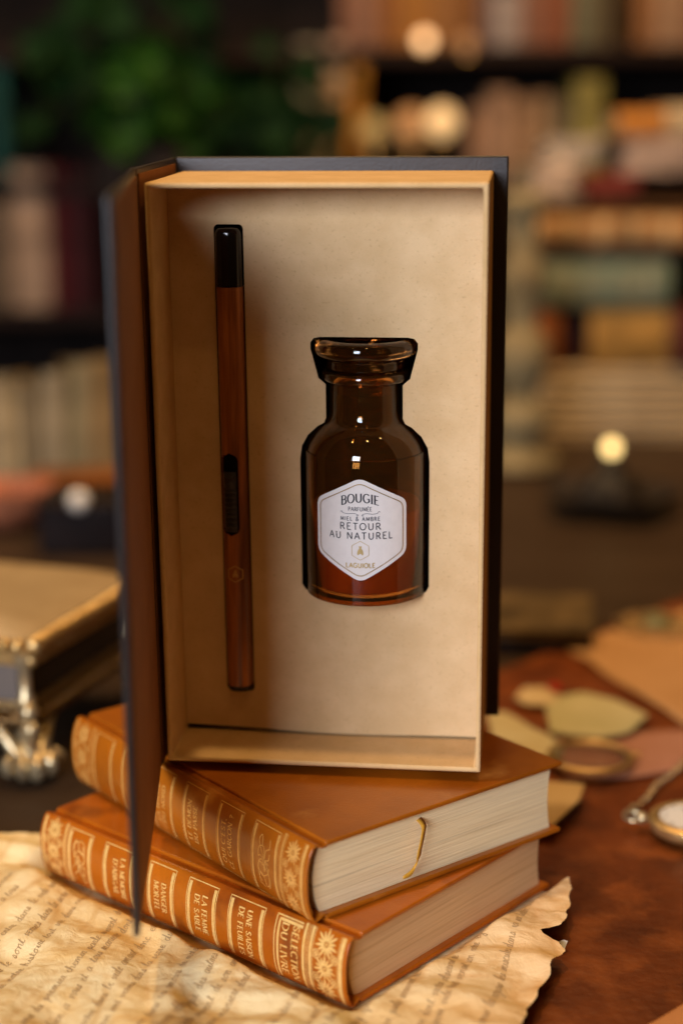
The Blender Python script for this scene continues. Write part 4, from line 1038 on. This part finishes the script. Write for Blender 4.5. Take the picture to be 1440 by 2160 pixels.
gl = pm('leaf_green', (.020, .072, .005), (.003, .014, .002), 22, rough=.6, spec=.15, lo=.4, hi=.6)
gd = pm('leaf_dark', (.007, .026, .005), (.003, .012, .003), 15, rough=.7, spec=.1)
c = ony(330, 190, 2.35); plant('potted_plant', 'large bright green leafy plant, upper left behind the gift box', c.x, 2.35, c.z, .038, .036, 44, 3, gl, .055)
c = ony(560, 260, 2.45); plant('potted_plant', 'dark green bushy plant right of the bright leafy plant', c.x, 2.45, c.z, .06, .045, 60, 8, gd, .05)
c = ony(230, 150, 2.50); plant('potted_plant', 'sparse dark green trailing plant, farthest upper left', c.x, 2.50, c.z, .07, .055, 55, 12, gd, .06)

# left far things
Yl = 1.72
def pale(label, u0, u1, v0, v1, y, mat, lean=0.0):
    a = ony(u0, v1, y); return upright(label, u0, u1, v0, a.z, y, mat, dep=.10, lean=lean, group='pale books standing on the table')
zl = 0
for u0, u1, v0, lb, colr in ((-60, 38, 800, 'cream book at the left frame edge behind the casket', (.34, .25, .13)), (41, 78, 805, 'slim beige grey book in the pale row', (.24, .18, .10)), (81, 128, 788, 'pale parchment coloured book in the middle of the pale row', (.34, .26, .15)),
                             (131, 176, 768, 'olive beige book in the pale row', (.26, .20, .10)), (179, 262, 762, 'brownish beige book next to the gift box cover', (.24, .15, .06))):
    p = ony(u0, 1010, Yl)
    t = upright(lb, u0, u1, v0, 0.0, Yl, mt(lb.split(' book')[0].replace(' ', '_')[:24], colr), dep=.10, group='pale books standing on the table'); t.rotation_euler = (-.12, rnd.uniform(-.10, .10), rnd.uniform(-.4, .4))
t = thing('wooden_tray', 'low orange brown wooden tray in front of the pale books', 'tray', (ony(110, 1040, 1.62).x, 1.62, 0))
MB().box(-.03, .12, -.01, .07, -.003, .022).build('tray_body', mt('orange_wood', (.26, .08, .012)), t, bevel=.003)
c = onz(45, 1105, 0); t = thing('clay_bowl', 'reddish orange clay bowl at the left edge behind the casket', 'bowl', (c.x-.01, c.y, 0))
MB().lathe([(0, -.003), (.02, -.003), (.042, .02), (.045, .038), (.041, .038), (.037, .02), (0, .006)], n=32).build('bowl', mt('red_clay', (.50, .17, .08)), t, smooth=60)
c = onz(200, 1165, 0); t = thing('black_box', 'black lacquered box behind the casket', 'box', (c.x, c.y, -.003))
MB().box(-.05, .07, 0, .09, 0, .040).build('body', mt('black_lacquer', (.012, .006, .005), None, .4), t, bevel=.002)
MB().box(-.052, .072, -.002, .092, .0404, .048).build('lid', mt('black_lacquer2', (.014, .007, .006), None, .35), t, bevel=.002)
MB().ball((-.012, -.004, .052), .0095, 14).build('highlight_ball', pm('disc_white', (.70, .62, .52), rough=.3), t)  # pale ball standing in for a white highlight disc
